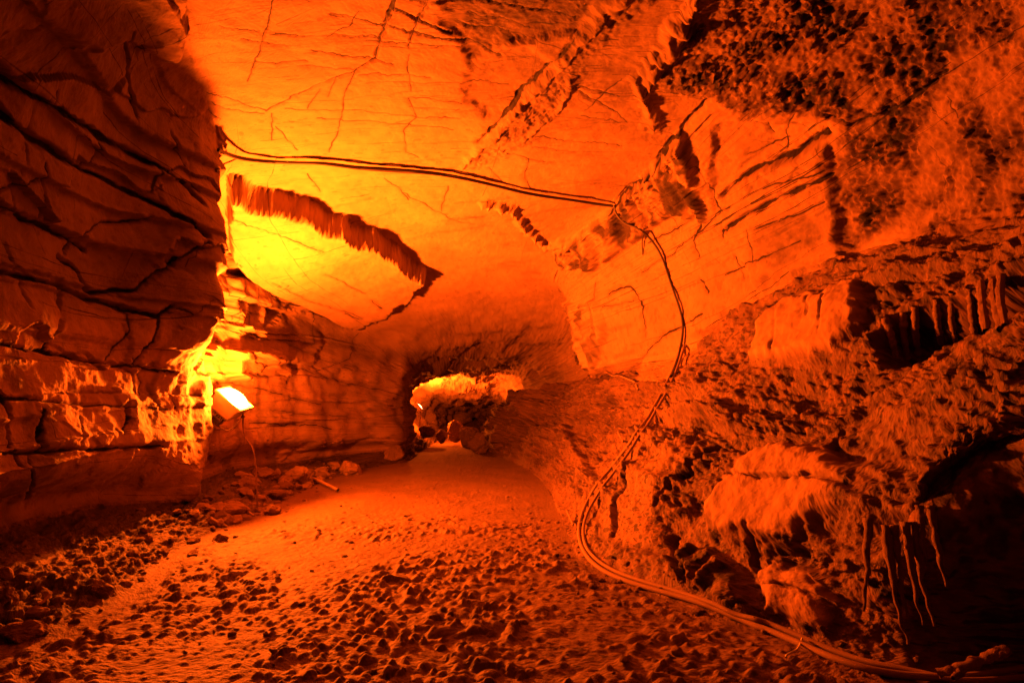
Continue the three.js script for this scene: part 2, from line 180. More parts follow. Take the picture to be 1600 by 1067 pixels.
// ---------------------------------------------------------------- cracks and ridges in the rock: [half width m, depth m (minus: a ridge), points ...]
const LINES_ON_ROCK = [
  // left wall
  [.03, .09, 0, 172, 49, 217, 139, 270, 244, 319, 300, 345, 330, 369], [.03, .08, 0, 120, 17, 135, 90, 172, 172, 225, 292, 281, 326, 319],
  [.012, .04, 67, 255, 69, 337], [.012, .04, 0, 300, 40, 290, 67, 278], [.016, .05, 120, 397, 135, 367, 161, 352, 187, 349, 240, 341], [.02, .06, 0, 310, 60, 345, 120, 372, 150, 395],
  [.028, .08, 0, 424, 105, 449, 199, 486, 247, 494, 270, 479], [.02, .06, 105, 449, 99, 482, 90, 531, 82, 544], [.022, .06, 0, 533, 82, 546, 172, 567, 277, 584],
  [.014, .04, 199, 486, 191, 524, 174, 561], [.02, .05, 247, 499, 229, 542, 206, 572], [.024, .07, 150, 456, 210, 456, 244, 430, 292, 400, 330, 380], [.012, .03, 0, 617, 112, 629, 262, 640],
  [.022, .07, 0, 704, 94, 702, 180, 700, 262, 696], [.016, .05, 0, 602, 22, 632, 34, 692, 52, 734], [.012, .03, 131, 640, 131, 692], [.012, .03, 90, 172, 95, 150], [.014, .04, 139, 270, 170, 245, 172, 225], [.014, .04, 205, 70, 208, 110, 212, 155, 215, 185],
  [.014, .03, 240, 300, 255, 270], [.012, .03, 60, 700, 62, 745, 45, 790], [.03, .09, 196, 630, 205, 650, 197, 675], [.03, .07, 70, 640, 75, 700], [.012, .04, 270, 210, 300, 260], [.02, .05, 100, 400, 130, 420, 150, 456],
  [.012, .03, 205, 560, 228, 600, 225, 620], [.012, .03, 262, 620, 270, 640], [.012, .04, 275, 480, 300, 492, 335, 470],
  // recess wall beside the lamp
  [.016, .04, 332, 596, 380, 602, 450, 619, 500, 632], [.014, .04, 461, 574, 532, 596, 600, 612], [.016, .04, 412, 455, 470, 480, 540, 510], [.02, .05, 395, 660, 430, 663, 465, 662, 520, 668], [.012, .03, 430, 530, 500, 560, 560, 575],
  [.01, .02, 350, 430, 405, 450], [.01, .02, 350, 450, 400, 475], [.01, .02, 350, 475, 400, 495], [.01, .02, 370, 420, 360, 500], [.01, .02, 390, 425, 380, 505],
  [.014, .04, 480, 470, 500, 500, 490, 540], [.012, .03, 560, 520, 545, 560, 500, 580], [.012, .03, 420, 640, 480, 648, 540, 650],
  // ceiling
  [.010, .03, 424, 0, 416, 37, 404, 79, 385, 126], [.016, .05, 618, -10, 604, 37, 593, 70, 586, 96, 556, 108], [.012, .04, 556, 108, 517, 124, 461, 149, 416, 174], [.010, .025, 416, 174, 371, 157, 320, 142], [.010, .025, 410, 178, 362, 169, 320, 157],
  [.008, .02, 553, 110, 539, 141, 535, 174, 528, 205, 511, 242], [.012, .04, 669, 3, 652, 37, 638, 73], [.012, .03, 618, 14, 652, 28, 705, 56], [.008, .02, 342, 37, 405, 48], [.008, .025, 430, 52, 520, 58, 590, 60], [.009, .025, 376, 59, 449, 70],
  [.010, .03, 517, 24, 610, 42, 720, 67, 784, 93], [.008, .025, 486, 79, 560, 90, 615, 100], [.008, .02, 399, 93, 480, 96], [.008, .025, 573, 67, 650, 69, 720, 77], [.008, .02, 463, 101, 559, 108], [.008, .025, 559, 114, 671, 118], [.008, .025, 573, 128, 720, 129, 796, 138],
  [.008, .02, 446, 170, 540, 176, 720, 184], [.008, .02, 497, 188, 600, 194, 708, 201], [.008, .02, 638, 84, 636, 110, 643, 140], [.008, .02, 638, 152, 652, 183, 629, 208, 635, 239, 654, 247], [.008, .03, 527, 119, 513, 153], [.008, .02, 424, 178, 424, 220], [.008, .02, 320, 168, 345, 185],
  [.009, .025, 714, 42, 770, 55, 821, 65], [.010, .03, 897, 132, 970, 153], [.010, .03, 897, 140, 947, 166, 981, 194], [.009, .03, 835, 214, 900, 223, 973, 230], [.008, .02, 832, 228, 897, 242], [.008, .02, 908, 180, 970, 194], [.010, .025, 793, 236, 852, 253], [.008, .02, 973, 124, 916, 171],
  [.008, .02, 760, 260, 812, 300], [.009, .02, 825, 245, 820, 275, 830, 297], [.008, .02, 430, 200, 465, 236], [.008, .02, 640, 150, 720, 160], [.008, .02, 640, 165, 716, 172], [.007, .02, 560, 20, 545, 45, 510, 60], [.007, .02, 500, 140, 480, 170], [.012, .03, 640, 2, 760, 10, 900, 38], [.010, .03, 730, 28, 830, 52],
  [.008, .02, 350, 300, 420, 330, 500, 360], [.012, .03, 500, 395, 540, 420, 565, 432], [.016, .04, 535, 465, 555, 472], [.016, .04, 575, 440, 590, 455], [.008, .02, 420, 410, 470, 440, 560, 470], [.008, .02, 630, 300, 700, 340, 740, 350], [.008, .02, 700, 290, 690, 330], [.008, .02, 600, 280, 640, 310], [.008, .02, 480, 270, 500, 300],
  // jagged ridges running across the ceiling
  [.07, -.06, 981, -10, 945, 30, 911, 67, 869, 112, 821, 157, 790, 190, 756, 225, 722, 259], [.05, -.05, 894, 121, 891, 138, 869, 174, 826, 208, 784, 233], [.11, -.17, 1095, -30, 1051, 56, 1023, 93, 1015, 118], [.09, -.1, 995, 121, 1015, 174, 1026, 208],
  [.08, -.14, 752, 314, 800, 326, 822, 358, 856, 382, 890, 378],
  [.03, .05, 905, 55, 890, 75, 862, 105, 812, 150, 780, 185, 748, 220],
  // right wall
  [.028, .09, 1126, 309, 1149, 282, 1193, 260, 1242, 241, 1295, 207], [.03, .06, 1133, 361, 1175, 331, 1231, 301, 1300, 271], [.012, .03, 1201, 290, 1295, 262], [.012, .03, 1190, 354, 1298, 312], [.012, .04, 1002, 427, 1040, 402, 1085, 369, 1118, 335, 1150, 318],
  [.012, .03, 1130, 429, 1212, 399, 1265, 376], [.016, .05, 1178, 354, 1190, 384, 1188, 410], [.02, .06, 1092, 350, 1085, 376, 1092, 402], [.02, .07, 1115, 305, 1130, 342, 1130, 372], [.02, .05, 1089, 440, 1102, 455], [.02, .06, 950, 459, 984, 447, 1002, 477, 1008, 526],
  [.03, .08, 955, 330, 976, 301, 1025, 260, 1040, 234, 1062, 207, 1110, 152], [.012, .03, 930, 440, 925, 480, 935, 510], [.012, .03, 940, 480, 990, 470], [.01, .03, 1000, 560, 1040, 520, 1100, 490], [.012, .03, 1240, 180, 1220, 215, 1222, 240], [.012, .03, 1085, 250, 1115, 305],
  [.02, .05, 1185, 195, 1200, 220], [.01, .03, 1160, 250, 1225, 225], [.01, .025, 1010, 380, 1080, 345], [.01, .025, 1150, 400, 1165, 440], [.012, .03, 1270, 470, 1272, 500], [.01, .03, 1225, 480, 1210, 550], [.014, .04, 1300, 470, 1292, 520],
  [.02, .05, 1230, 150, 1330, 195, 1420, 160, 1480, 110],
  // bank
  [.02, .05, 1145, 747, 1200, 752, 1280, 752, 1335, 762], [.012, .03, 1200, 912, 1260, 925, 1305, 942], [.012, .03, 1205, 880, 1250, 890], [.03, .08, 1480, 560, 1550, 520], [.03, .09, 1600, 350, 1585, 400, 1560, 440, 1520, 462], [.04, .1, 1010, 700, 985, 740, 962, 790, 955, 830],
  [.04, .1, 1100, 690, 1050, 740, 1020, 790], [.04, .1, 1040, 830, 1050, 870, 1075, 900], [.03, .08, 1180, 830, 1175, 870, 1190, 900], [.03, .08, 1320, 720, 1295, 690, 1310, 670],
];
const TRACES = [], segs = [], cells = new Map(), CELL = 0.2;
function addLine(w, depth, pts3) {
  for (let k = 0; k < pts3.length - 1; k++) {
    const a = pts3[k], b = pts3[k + 1]; if (Math.hypot(a[0] - b[0], a[1] - b[1], a[2] - b[2]) > 1.2) continue;
    const id = segs.length, r = Math.abs(w) * 2.2 + .05; segs.push([a[0], a[1], a[2], b[0], b[1], b[2], w, depth]);
    for (let x = Math.floor((Math.min(a[0], b[0]) - r) / CELL); x <= Math.floor((Math.max(a[0], b[0]) + r) / CELL); x++) for (let y = Math.floor((Math.min(a[1], b[1]) - r) / CELL); y <= Math.floor((Math.max(a[1], b[1]) + r) / CELL); y++) for (let z = Math.floor((Math.min(a[2], b[2]) - r) / CELL); z <= Math.floor((Math.max(a[2], b[2]) + r) / CELL); z++) {
      const key = (x + 200) * 1000000 + (y + 200) * 1000 + z + 200; let l = cells.get(key); if (!l) cells.set(key, l = []); l.push(id);
    }
  }
}
for (const [w, depth, ...p] of LINES_ON_ROCK) {
  const pts = [], trace = [];
  for (let k = 0; k < p.length / 2 - 1; k++) { const n = Math.max(2, Math.round(Math.hypot(p[2 * k + 2] - p[2 * k], p[2 * k + 3] - p[2 * k + 1]) / 5)); for (let t = 0; t < n + (k === p.length / 2 - 2 ? 1 : 0); t++) { const a = mix(p[2 * k], p[2 * k + 2], t / n), b = mix(p[2 * k + 1], p[2 * k + 3], t / n), q = basePoint(a + 3 * noise(a * .03, b * .03, 2) + 1.4 * noise(a * .13, b * .13, 6), b + 3 * noise(a * .03, b * .03, 4) + 1.4 * noise(a * .13, b * .13, 8)); if (q) { pts.push(q); trace.push([q[3], q[2]]); } } }
  addLine(w, depth, pts); if (depth > 0) TRACES.push([w, trace]);
}
{ // fine scratches across the ceiling, all about the same way, and a few behind the tripod
  const r = rng(5);
  for (let k = 0; k < 40; k++) { const d = mix(3, 12, r()), sec = section(d), s = mix(11.2, 13.8, r()), L = mix(.15, 1.7, r() * r()), p = sec(s), pts = []; for (let t = 0; t <= 6; t++) { const dd = d + (t / 6 - .5) * L * (.1 + .25 * r()), ss = s + (t / 6 - .5) * L * .55, q = section(dd)(clamp(ss, 11, 14)); pts.push([q[0], q[1], dd]); } addLine(.003 + .005 * r() * r(), .012 + .012 * r(), pts); }
  for (let k = 0; k < 24; k++) { const d = mix(3.5, 13, r()), s = mix(15, 19, r()), L = mix(.15, .7, r()), pts = []; for (let t = 0; t <= 6; t++) { const q = section(d + (t / 6 - .5) * .15)(s + (t / 6 - .5) * L); pts.push([q[0], q[1], d + (t / 6 - .5) * .15]); } addLine(.006 + .006 * r(), .02 + .02 * r(), pts); }
  for (let k = 0; k < 14; k++) { const d = mix(5, 12, r()), s = mix(8, 10.8, r()), L = mix(.15, .5, r()), pts = []; for (let t = 0; t <= 6; t++) { const dd = d + (t / 6 - .5) * L * 1.5, q = section(dd)(s + (t / 6 - .5) * .1 * (r() - .5)); pts.push([q[0], q[1], dd]); } addLine(.005 + .006 * r(), .015 + .015 * r(), pts); }
}
console.log('segments', segs.length);
const found = { v: 0, c: 0 };
function lineRelief(x, y, d, least, vary) {                               // sum of the deepest groove and the highest ridge here; c: how much the crack is darkened
  let groove = 0, ridge = 0, dark = 0;
  const l = cells.get((Math.floor(x / CELL) + 200) * 1000000 + (Math.floor(y / CELL) + 200) * 1000 + Math.floor(d / CELL) + 200);
  if (l) for (const id of l) {
    const g = segs[id], ax = g[0], ay = g[1], az = g[2], bx = g[3] - ax, by = g[4] - ay, bz = g[5] - az, t = clamp(((x - ax) * bx + (y - ay) * by + (d - az) * bz) / (bx * bx + by * by + bz * bz + 1e-9), 0, 1);
    const q = Math.hypot(x - ax - t * bx, y - ay - t * by, d - az - t * bz), own = g[6] * vary, w = Math.max(own, least), fw = own / w;
    if (q > w * 2) continue;
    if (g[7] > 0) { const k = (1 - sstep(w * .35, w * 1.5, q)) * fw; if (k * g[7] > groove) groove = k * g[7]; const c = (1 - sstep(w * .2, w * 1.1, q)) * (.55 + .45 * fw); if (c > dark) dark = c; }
    else { const k = 1 - sstep(0, w * 1.6, q); if (k * -g[7] > ridge) ridge = k * -g[7]; }
  }
  found.v = ridge - groove; found.c = dark; return found;
}
// ---------------------------------------------------------------- patches of the rock, outlined on it: kind, amount, edge softness m, outline
const PATCHES = {
  rough: [
    [1, .1, 1095, -290, 1088, 0, 1040, 80, 1025, 120, 1060, 150, 1110, 150, 1170, 195, 1250, 178, 1306, 182, 1316, 300, 1332, 405, 1420, 330, 1455, 200, 1490, 110, 1530, 95, 1600, 40, 1890, -290],
    [.9, .1, 1420, 330, 1455, 200, 1490, 110, 1530, 95, 1600, 40, 1890, -290, 1890, 300, 1500, 330],
    [.75, .06, 1500, 300, 1600, 230, 1890, 200, 1890, 700, 1600, 460, 1420, 460, 1360, 420, 1440, 350],
    [.8, .04, 1180, 470, 1250, 440, 1320, 410, 1345, 415, 1280, 455, 1200, 500, 1100, 550, 1060, 560, 1110, 500], [.3, .05, 740, 95, 820, 68, 905, 40, 960, -20, 830, -20, 720, 30],
    [.12, .1, 180, 600, 330, 560, 335, 730, 300, 760, 260, 700], [.5, .06, 760, 200, 880, 95, 990, 0, 1010, 20, 930, 90, 880, 170, 790, 245, 730, 262],
  ],
  smooth: [
    [1, .03, 1170, 560, 1190, 510, 1240, 470, 1300, 460, 1350, 440, 1355, 500, 1300, 545, 1220, 560], [1, .03, 990, 600, 1000, 562, 1060, 530, 1105, 525, 1090, 560, 1040, 592],
    [1, .04, 1110, 800, 1150, 740, 1180, 705, 1230, 693, 1305, 703, 1330, 750, 1310, 800, 1250, 835, 1200, 835, 1140, 840], [1, .03, 1195, 905, 1210, 878, 1270, 895, 1312, 935, 1292, 982, 1240, 962, 1205, 960],
    [.6, .05, 935, 810, 975, 755, 1040, 690, 1085, 678, 1040, 740, 1015, 850, 950, 845], [.4, .05, 1440, 300, 1430, 330, 1455, 200, 1485, 112, 1515, 100, 1500, 200, 1470, 310], [.35, .05, 1520, 150, 1600, 60, 1600, 200, 1540, 220], [.5, .05, 1350, 640, 1420, 590, 1500, 560, 1430, 660, 1360, 720],
  ],
  ribs: [[1, .05, 865, 395, 950, 330, 985, 295, 1030, 250, 1066, 205, 1090, 265, 1100, 345, 1050, 330, 985, 385, 930, 420, 880, 415], [.8, .04, 890, 480, 930, 470, 950, 520, 925, 585, 905, 560], [.8, .04, 1040, 870, 1100, 850, 1160, 900, 1190, 980, 1120, 940]],
  // steps: amount in m, plus is towards the room
  step: [
    [.36, .03, 360, 300, 358, 274, 382, 280, 400, 292, 428, 296, 452, 308, 470, 310, 492, 320, 508, 333, 540, 340, 562, 356, 580, 358, 596, 374, 620, 384, 628, 398, 650, 410, 664, 421, 646, 432, 642, 448, 618, 456, 602, 478, 578, 484, 560, 496, 470, 480, 400, 440, 360, 420],
    [.2, .04, 360, 432, 405, 432, 410, 480, 400, 525, 360, 512], [.22, .04, 350, 590, 350, 548, 385, 550, 422, 562, 395, 580, 368, 596], [.12, .03, 360, 545, 360, 505, 400, 530, 445, 570, 452, 585, 420, 575, 395, 560],
    [-.05, .07, 735, 98, 822, 66, 905, 55, 985, -30, 830, -60, 700, -20, 690, 40, 720, 70], [-.04, .07, 740, 100, 830, 80, 868, 110, 820, 150, 760, 180, 720, 150],
    [.10, .06, 1135, 320, 1190, 270, 1290, 225, 1312, 300, 1330, 410, 1250, 430, 1190, 440, 1140, 380], [-.08, .05, 1115, 200, 1170, 200, 1290, 195, 1250, 235, 1150, 280, 1110, 300],
    [-.6, .07, 1375, 528, 1400, 502, 1480, 470, 1530, 453, 1600, 420, 1800, 370, 1800, 450, 1600, 495, 1550, 506, 1480, 525, 1415, 556, 1390, 558],
    [.12, .09, 1110, 800, 1150, 740, 1180, 705, 1230, 693, 1305, 703, 1330, 750, 1310, 800, 1250, 835, 1200, 850, 1130, 840], [.1, .07, 1195, 905, 1210, 878, 1270, 895, 1312, 935, 1292, 982, 1240, 962, 1205, 960],
    [.10, .05, 1170, 560, 1190, 510, 1240, 470, 1300, 460, 1350, 440, 1355, 500, 1300, 545, 1220, 560], [.1, .06, 150, 75, 190, 60, 260, 95, 280, 65, 300, -100, -200, -200, -200, 60, 60, 50],
    [-.12, .06, 880, 660, 980, 610, 1040, 600, 1000, 660, 960, 720, 930, 760], [-.1, .15, 1080, 660, 1180, 600, 1280, 560, 1380, 540, 1330, 640, 1250, 680, 1150, 700, 1080, 760, 1030, 760],
  ],
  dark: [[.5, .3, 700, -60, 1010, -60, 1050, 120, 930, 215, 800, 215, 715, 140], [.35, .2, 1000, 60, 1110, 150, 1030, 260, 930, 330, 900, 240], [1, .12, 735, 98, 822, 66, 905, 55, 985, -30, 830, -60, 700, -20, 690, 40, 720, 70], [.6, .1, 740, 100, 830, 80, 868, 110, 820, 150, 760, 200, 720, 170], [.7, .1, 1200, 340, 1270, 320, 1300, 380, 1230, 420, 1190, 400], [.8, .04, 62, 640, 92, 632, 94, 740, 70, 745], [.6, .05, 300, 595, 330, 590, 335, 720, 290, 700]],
};
const uOf = i => lerpAt(U_OF_S, i);
for (const kind in PATCHES) PATCHES[kind] = PATCHES[kind].map(([amount, soft, ...p]) => {
  const n = p.length / 2, pts = []; let last = null;
  for (let k = 0; k < n; k++) for (let t = 0; t < 5; t++) { const q = sightBase(mix(p[2 * k], p[2 * ((k + 1) % n)], t / 5), mix(p[2 * k + 1], p[2 * ((k + 1) % n) + 1], t / 5)); if (q) { const a = [uOf(q[0]), lerpAt(D, q[1])]; if (!last || Math.hypot(a[0] - last[0], a[1] - last[1]) < 4) { pts.push(a); last = a; } } }
  const us = pts.map(a => a[0]), vs = pts.map(a => a[1]);
  return { amount, soft, pts, box: [Math.min(...us) - .3, Math.max(...us) + .3, Math.min(...vs) - .3, Math.max(...vs) + .3] };
});
function inPatch(P, u, v) {
  if (u < P.box[0] || u > P.box[1] || v < P.box[2] || v > P.box[3]) return 0;
  let best = 9, inside = false; const p = P.pts, n = p.length;
  for (let a = 0, b = n - 1; a < n; b = a++) {
    const x = p[a][0], y = p[a][1], ex = p[b][0] - x, ey = p[b][1] - y, wx = u - x, wy = v - y, t = clamp((wx * ex + wy * ey) / (ex * ex + ey * ey + 1e-12), 0, 1), qx = wx - ex * t, qy = wy - ey * t, q = qx * qx + qy * qy;
    if (q < best) best = q;
    if ((y > v) !== (p[b][1] > v) && u < ex * (v - y) / ey + x) inside = !inside;
  }
  return sstep(-P.soft, P.soft, (inside ? 1 : -1) * Math.sqrt(best));
}

// ---------------------------------------------------------------- relief and colour of every point of the rock
const X = new Float32Array(NV), Y = new Float32Array(NV), Z = new Float32Array(NV), COL = new Float32Array(NV * 3);
const BEDS = [.98, 1.14, 1.36, 1.5, 1.78, 2.02, 2.4, 2.52, 2.95, 3.28, 3.7, 4.0, 4.4];
for (let j = 0; j < ND; j++) {
  const d = D[j], jm = Math.max(0, j - 1), jp = Math.min(ND - 1, j + 1);
  for (let i = 0; i < NI; i++) {
    const k = j * NI + i;
    if (i === NI - 1) { const o = j * NI; X[k] = X[o]; Y[k] = Y[o]; Z[k] = Z[o]; COL[3 * k] = COL[3 * o]; COL[3 * k + 1] = COL[3 * o + 1]; COL[3 * k + 2] = COL[3 * o + 2]; continue; }
    const im = i === 0 ? NI - 2 : i - 1, ip = i + 1, x = X0[k], y = Y0[k], s = S[i], u = U_OF_S[i], z = -d;
    // normal into the room
    const sx = X0[j * NI + ip] - X0[j * NI + im], sy = Y0[j * NI + ip] - Y0[j * NI + im], dd = D[jp] - D[jm], dx = (X0[jp * NI + i] - X0[jm * NI + i]), dy = (Y0[jp * NI + i] - Y0[jm * NI + i]);
    let nx = sy * -dd, ny = -sx * -dd, nz = sx * dy - sy * dx; const nl = Math.hypot(nx, ny, nz) || 1; nx /= nl; ny /= nl; nz /= nl;
    const floor = s <= 3 ? 1 : 0, edge = Math.min(sstep(-.05, .35, s > 22 ? s - 22.6 : s), 1);
    const w1 = noise(x * 3.1, y * 3.1, z * 3.1), w2 = noise(x * 3.1 + 40, y * 3.1, z * 3.1), w3 = noise(x * 11, y * 11 + 7, z * 11), w4 = noise(x * 11 + 31, y * 11, z * 11);
    const pu = u + w1 * .05 + w3 * .03, pv = d + w2 * .07 + w4 * .045;
    let rough = s > 3.1 && s < 7.6 ? sstep(3.1, 3.8, s) * (1 - sstep(7.2, 7.6, s)) : s > 20.2 ? sstep(20.2, 20.7, s) * (1 - sstep(22.6, 23, s)) : 0, smooth = 0, rib = 0, step = 0, dark = 0;
    if (d < 5 && s > 7 && s < 12) rough = Math.max(rough, .8 * (1 - sstep(4, 4.8, d)) * (1 - sstep(11, 12, s)));
    if (d > 16) rough = Math.max(rough, .25);
    if (s > 3) {
      rough *= clamp(.8 + .9 * noise(u * 2.2, d * .5, 33) + .5 * noise(x * 2.1, y * 2.1, z * 2.1 + 60), .2, 1.4);
      for (const P of PATCHES.rough) rough = Math.max(rough, P.amount * inPatch(P, pu + w1 * .1, pv + w2 * .12) * clamp(.95 + .8 * w2, .3, 1.2));
      for (const P of PATCHES.smooth) smooth = Math.max(smooth, P.amount * inPatch(P, pu, pv));
      for (const P of PATCHES.ribs) rib = Math.max(rib, P.amount * inPatch(P, pu, pv));
      for (const P of PATCHES.step) { const big = Math.abs(P.amount) > .33, a = big ? inPatch(P, u + w1 * .04 + w3 * .02, d + w2 * .05 + w4 * .03) : inPatch(P, pu, pv); if (a) step += P.amount * a; }
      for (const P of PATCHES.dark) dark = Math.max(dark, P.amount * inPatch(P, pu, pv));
    }
    rough *= 1 - smooth;
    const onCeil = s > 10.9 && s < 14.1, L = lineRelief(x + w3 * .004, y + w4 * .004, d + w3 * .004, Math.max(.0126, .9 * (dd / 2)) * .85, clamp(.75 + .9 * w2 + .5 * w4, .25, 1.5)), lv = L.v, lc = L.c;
    let h = step, r, g, b, tone = 1 + .22 * noise(x * 1.3, y * 1.3, z * 1.3 + 50) + .18 * fbm(x * 6, y * 6, z * 6, 3);
    if (floor) {
      const q = worley2(x * 7.6 + w1 * .9, z * 6.2 + w2 * .9), q2 = worley2(x * 17 + 9, z * 14 + 4), dome = Math.max(0, 1 - q[0] * q[0] / .42), dome2 = Math.max(0, 1 - q2[0] * q2[0] / .4);
      const patch = sstep(-.25, .35, noise(x * .9, 3, z * .7) + .25), near = 1 - sstep(5.2, 9.2, d), mid = mix(.25, 1, near) * edge * (1 - sstep(2.6, 3, s));
      h += mid * ((.006 + .042 * RA[q[1]] * RA[q[1]]) * dome * mix(.12, 1.15, patch) + .016 * dome2 * RA[q2[1]] * RA[q2[1]] * 2.2 * mix(.3, 1, patch) + .014 * fbm(x * 3, 1, z * 3, 3)) + .03 * noise(x * .7, 8, z * .7) + .004 * fbm(x * 22, 2, z * 22, 2);
      r = .36; g = .23; b = .12; tone = 1 + .22 * fbm(x * 2.2, 0, z * 2.2, 4) + .1 * noise(x * 30, 0, z * 30);
    } else {
      const wallL = s > 14 && s < 20.6 ? 1 : 0, ceil = s > 10.8 && s < 14.2 ? 1 : 0;
      const big = .5 * noise(x * .8 + 3, y * .8, z * .6) + .35 * noise(x * 1.9, y * 1.9 + 9, z * 1.4);
      h += big * mix(ceil ? .06 : .13, .34, sstep(14, 18, d)) * sstep(3, 3.5, s) * (1 - sstep(22.2, 22.8, s));
      if (d > 13) h += .16 * sstep(13, 17, d) * fbm(x * 1.7, y * 1.7 + 3, z * 1.3, 4);
      h += (.010 * fbm(x * 7, y * 7, z * 7, 3) + .003 * fbm(x * 30, y * 30, z * 30, 2)) * (1 - rough) * (ceil ? .4 : .7);
      if (wallL) {
        const by = y + .09 * noise(d * .45, 4, y * .5) - (d - 6) * .012 + .012 * w3, fade = sstep(14.2, 15, s) * (1 - sstep(20, 20.5, s)) * (1 - sstep(14, 18, d) * .5);
        let n = 0; while (n < BEDS.length - 1 && by > BEDS[n]) n++;
        const lo = n ? BEDS[n - 1] : .4, hi = BEDS[n], t = clamp((by - lo) / (hi - lo), 0, 1), e = Math.min(t, 1 - t) * (hi - lo);
        const up = sstep(2, 2.5, y), off = mix(.08, .17, up) * (RA[n * 13 + 5] - .5) + .06 * noise(d * .55 + n * 7, n * 3.7, 1) - up * .07 * (t - .5);
        h += fade * (off * sstep(0, .03, e) - .022 * (1 - sstep(0, .022, e)) * sstep(-.05, .35, noise(d * .8, n * 9.1, 5)));
        // joints across each bed and upright flutes low on the wall
        h += fade * .025 * noise(d * 1.6, y * 1.2, 40);
        h += .03 * (1 - sstep(1.7, 2.2, y)) * sstep(.5, .9, y) * noise(d * 2.6 + w1 * .4, y * .8, 3) * fade;
        { const low = 1 - sstep(1.9, 2.5, by + .25 * w1); r = mix(.3, .6, low); g = mix(.2, .4, low); b = mix(.11, .23, low); }  // shade of the upper wall painted into its colour, low band kept pale
        if (s < 15) { const t = 1 - sstep(14, 15, s + .5 * w2); r = mix(r, .5, t); g = mix(g, .34, t); b = mix(b, .2, t); }
        const stain = sstep(.15, .55, noise(d * 3 + w1, y * .5, 12)) * (1 - sstep(1.9, 2.3, y)); dark = Math.max(dark, stain * .75);
      } else if (ceil) { r = .5; g = .34; b = .2; h += .012 * noise(x * 2.2, y, z * 5); }
      else if (s < 8) { r = .37; g = .23; b = .12; h += (1 - smooth) * sstep(3.2, 4.2, s) * (.15 * noise(u * 3.2 + w1 * .3, d * .45, 4) + .06 * noise(u * 7, d * 1.2 + w2 * .3, 9)); if (smooth) { r = mix(r, .6, smooth); g = mix(g, .4, smooth); b = mix(b, .22, smooth); } }
      else if (s > 20.6) { r = .26; g = .165; b = .09; }
      else { r = .5; g = .335; b = .195; const bd = u * 5.5 + .5 * w1; h += .025 * noise(bd, d * .25, 2) + .012 * noise(bd * 3, d * .5, 7); }
      if (s > 8 && s < 20.6 && !ceil) {                      // flat broken faces between joints, each tilted its own way
        const wl = s > 14, fu = (wl ? d * .95 : d * .8) + .35 * w1, fv = (wl ? y * 1.5 : u * 1.3) + .3 * w2, F = facet(fu, fv), a = wl ? (y > 1.75 ? .75 : .3) : .2;
        h += a * (1 - rough) * (.22 * ((RA[F.id] - .5) * F.x + (RA[(F.id + 60) & 255] - .5) * F.y) + .05 * (RA[(F.id + 120) & 255] - .5)) * sstep(8, 8.6, s);
      }
      if (rib) { const m = rib * .88 * sstep(-.15, .25, noise(d * 6 + u * 2.6 + w1 * .6, u * 1.1, 21) + .3 * w3); r *= 1 - m; g *= 1 - m; b *= 1 - m; }
      if (rib) h += rib * .13 * ridged(d * 4.6 + u * 1.6 + w1 * .6, u * .9, 1, 2);
      if (rough > .02) {
        const top = s > 8 && s < 13, f = top ? 1.35 : 1.45, fz = top ? f : f * .5, c1 = worley(x * 14 * f + w1 * .6, y * 14 * f + w3 * .4, z * 14 * fz + w2 * .6), c2 = worley(x * 29 * f, y * 29 * f + w2 * .3, z * 29 * fz);
        h += rough * (.034 * (.62 - c1) * 1.5 + .02 * (.6 - c2) * 1.4 + (top ? .04 : .042) * fbm(x * 8.5 * f + 9, y * 8.5 * f, z * 8.5 * fz, 3) + .05 * noise(x * 3, y * 3, z * 3));
        const fleck = sstep(-.1, .45, noise(x * 24, y * 24 + 5, z * 24) + .5 * noise(x * 9, y * 9, z * 9 + 2)), m = rough * (top ? mix(.9, .45, fleck) : s < 8 ? mix(.5, .05, fleck) : mix(.6, .2, fleck)); r *= 1 - m * .95; g *= 1 - m; b *= 1 - m;
        tone += rough * .35 * noise(x * 16, y * 16, z * 16);
      }
      h += lv * (onCeil && lv < 0 ? .55 : 1) * (lv > 0 ? .7 + .6 * noise(x * 9, y * 9, z * 9 + 3) + .4 * w3 : 1) ;
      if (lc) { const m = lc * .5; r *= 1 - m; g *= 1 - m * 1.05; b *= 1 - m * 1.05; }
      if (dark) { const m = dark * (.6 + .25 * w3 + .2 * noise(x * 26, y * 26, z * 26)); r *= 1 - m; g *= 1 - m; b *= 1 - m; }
    }
    X[k] = x + nx * h; Y[k] = y + ny * h; Z[k] = z + nz * h;
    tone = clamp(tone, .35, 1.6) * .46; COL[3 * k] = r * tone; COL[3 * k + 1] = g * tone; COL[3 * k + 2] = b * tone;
  }
}
console.log('relief done');
const NX = new Float32Array(NV), NY = new Float32Array(NV), NZ = new Float32Array(NV);
function normals() { for (let j = 0; j < ND; j++) for (let i = 0; i < NI; i++) {
  const k = j * NI + i, a = j * NI + (i === 0 ? NI - 2 : i - 1), b = j * NI + (i === NI - 1 ? 1 : i + 1), c = (j ? j - 1 : 0) * NI + i, e = Math.min(j + 1, ND - 1) * NI + i;
  const ax = X[b] - X[a], ay = Y[b] - Y[a], az = Z[b] - Z[a], bx = X[e] - X[c], by = Y[e] - Y[c], bz = Z[e] - Z[c];
  let nx = ay * bz - az * by, ny = az * bx - ax * bz, nz = ax * by - ay * bx; const l = Math.hypot(nx, ny, nz) || 1; NX[k] = nx / l; NY[k] = ny / l; NZ[k] = nz / l;
} }
normals();
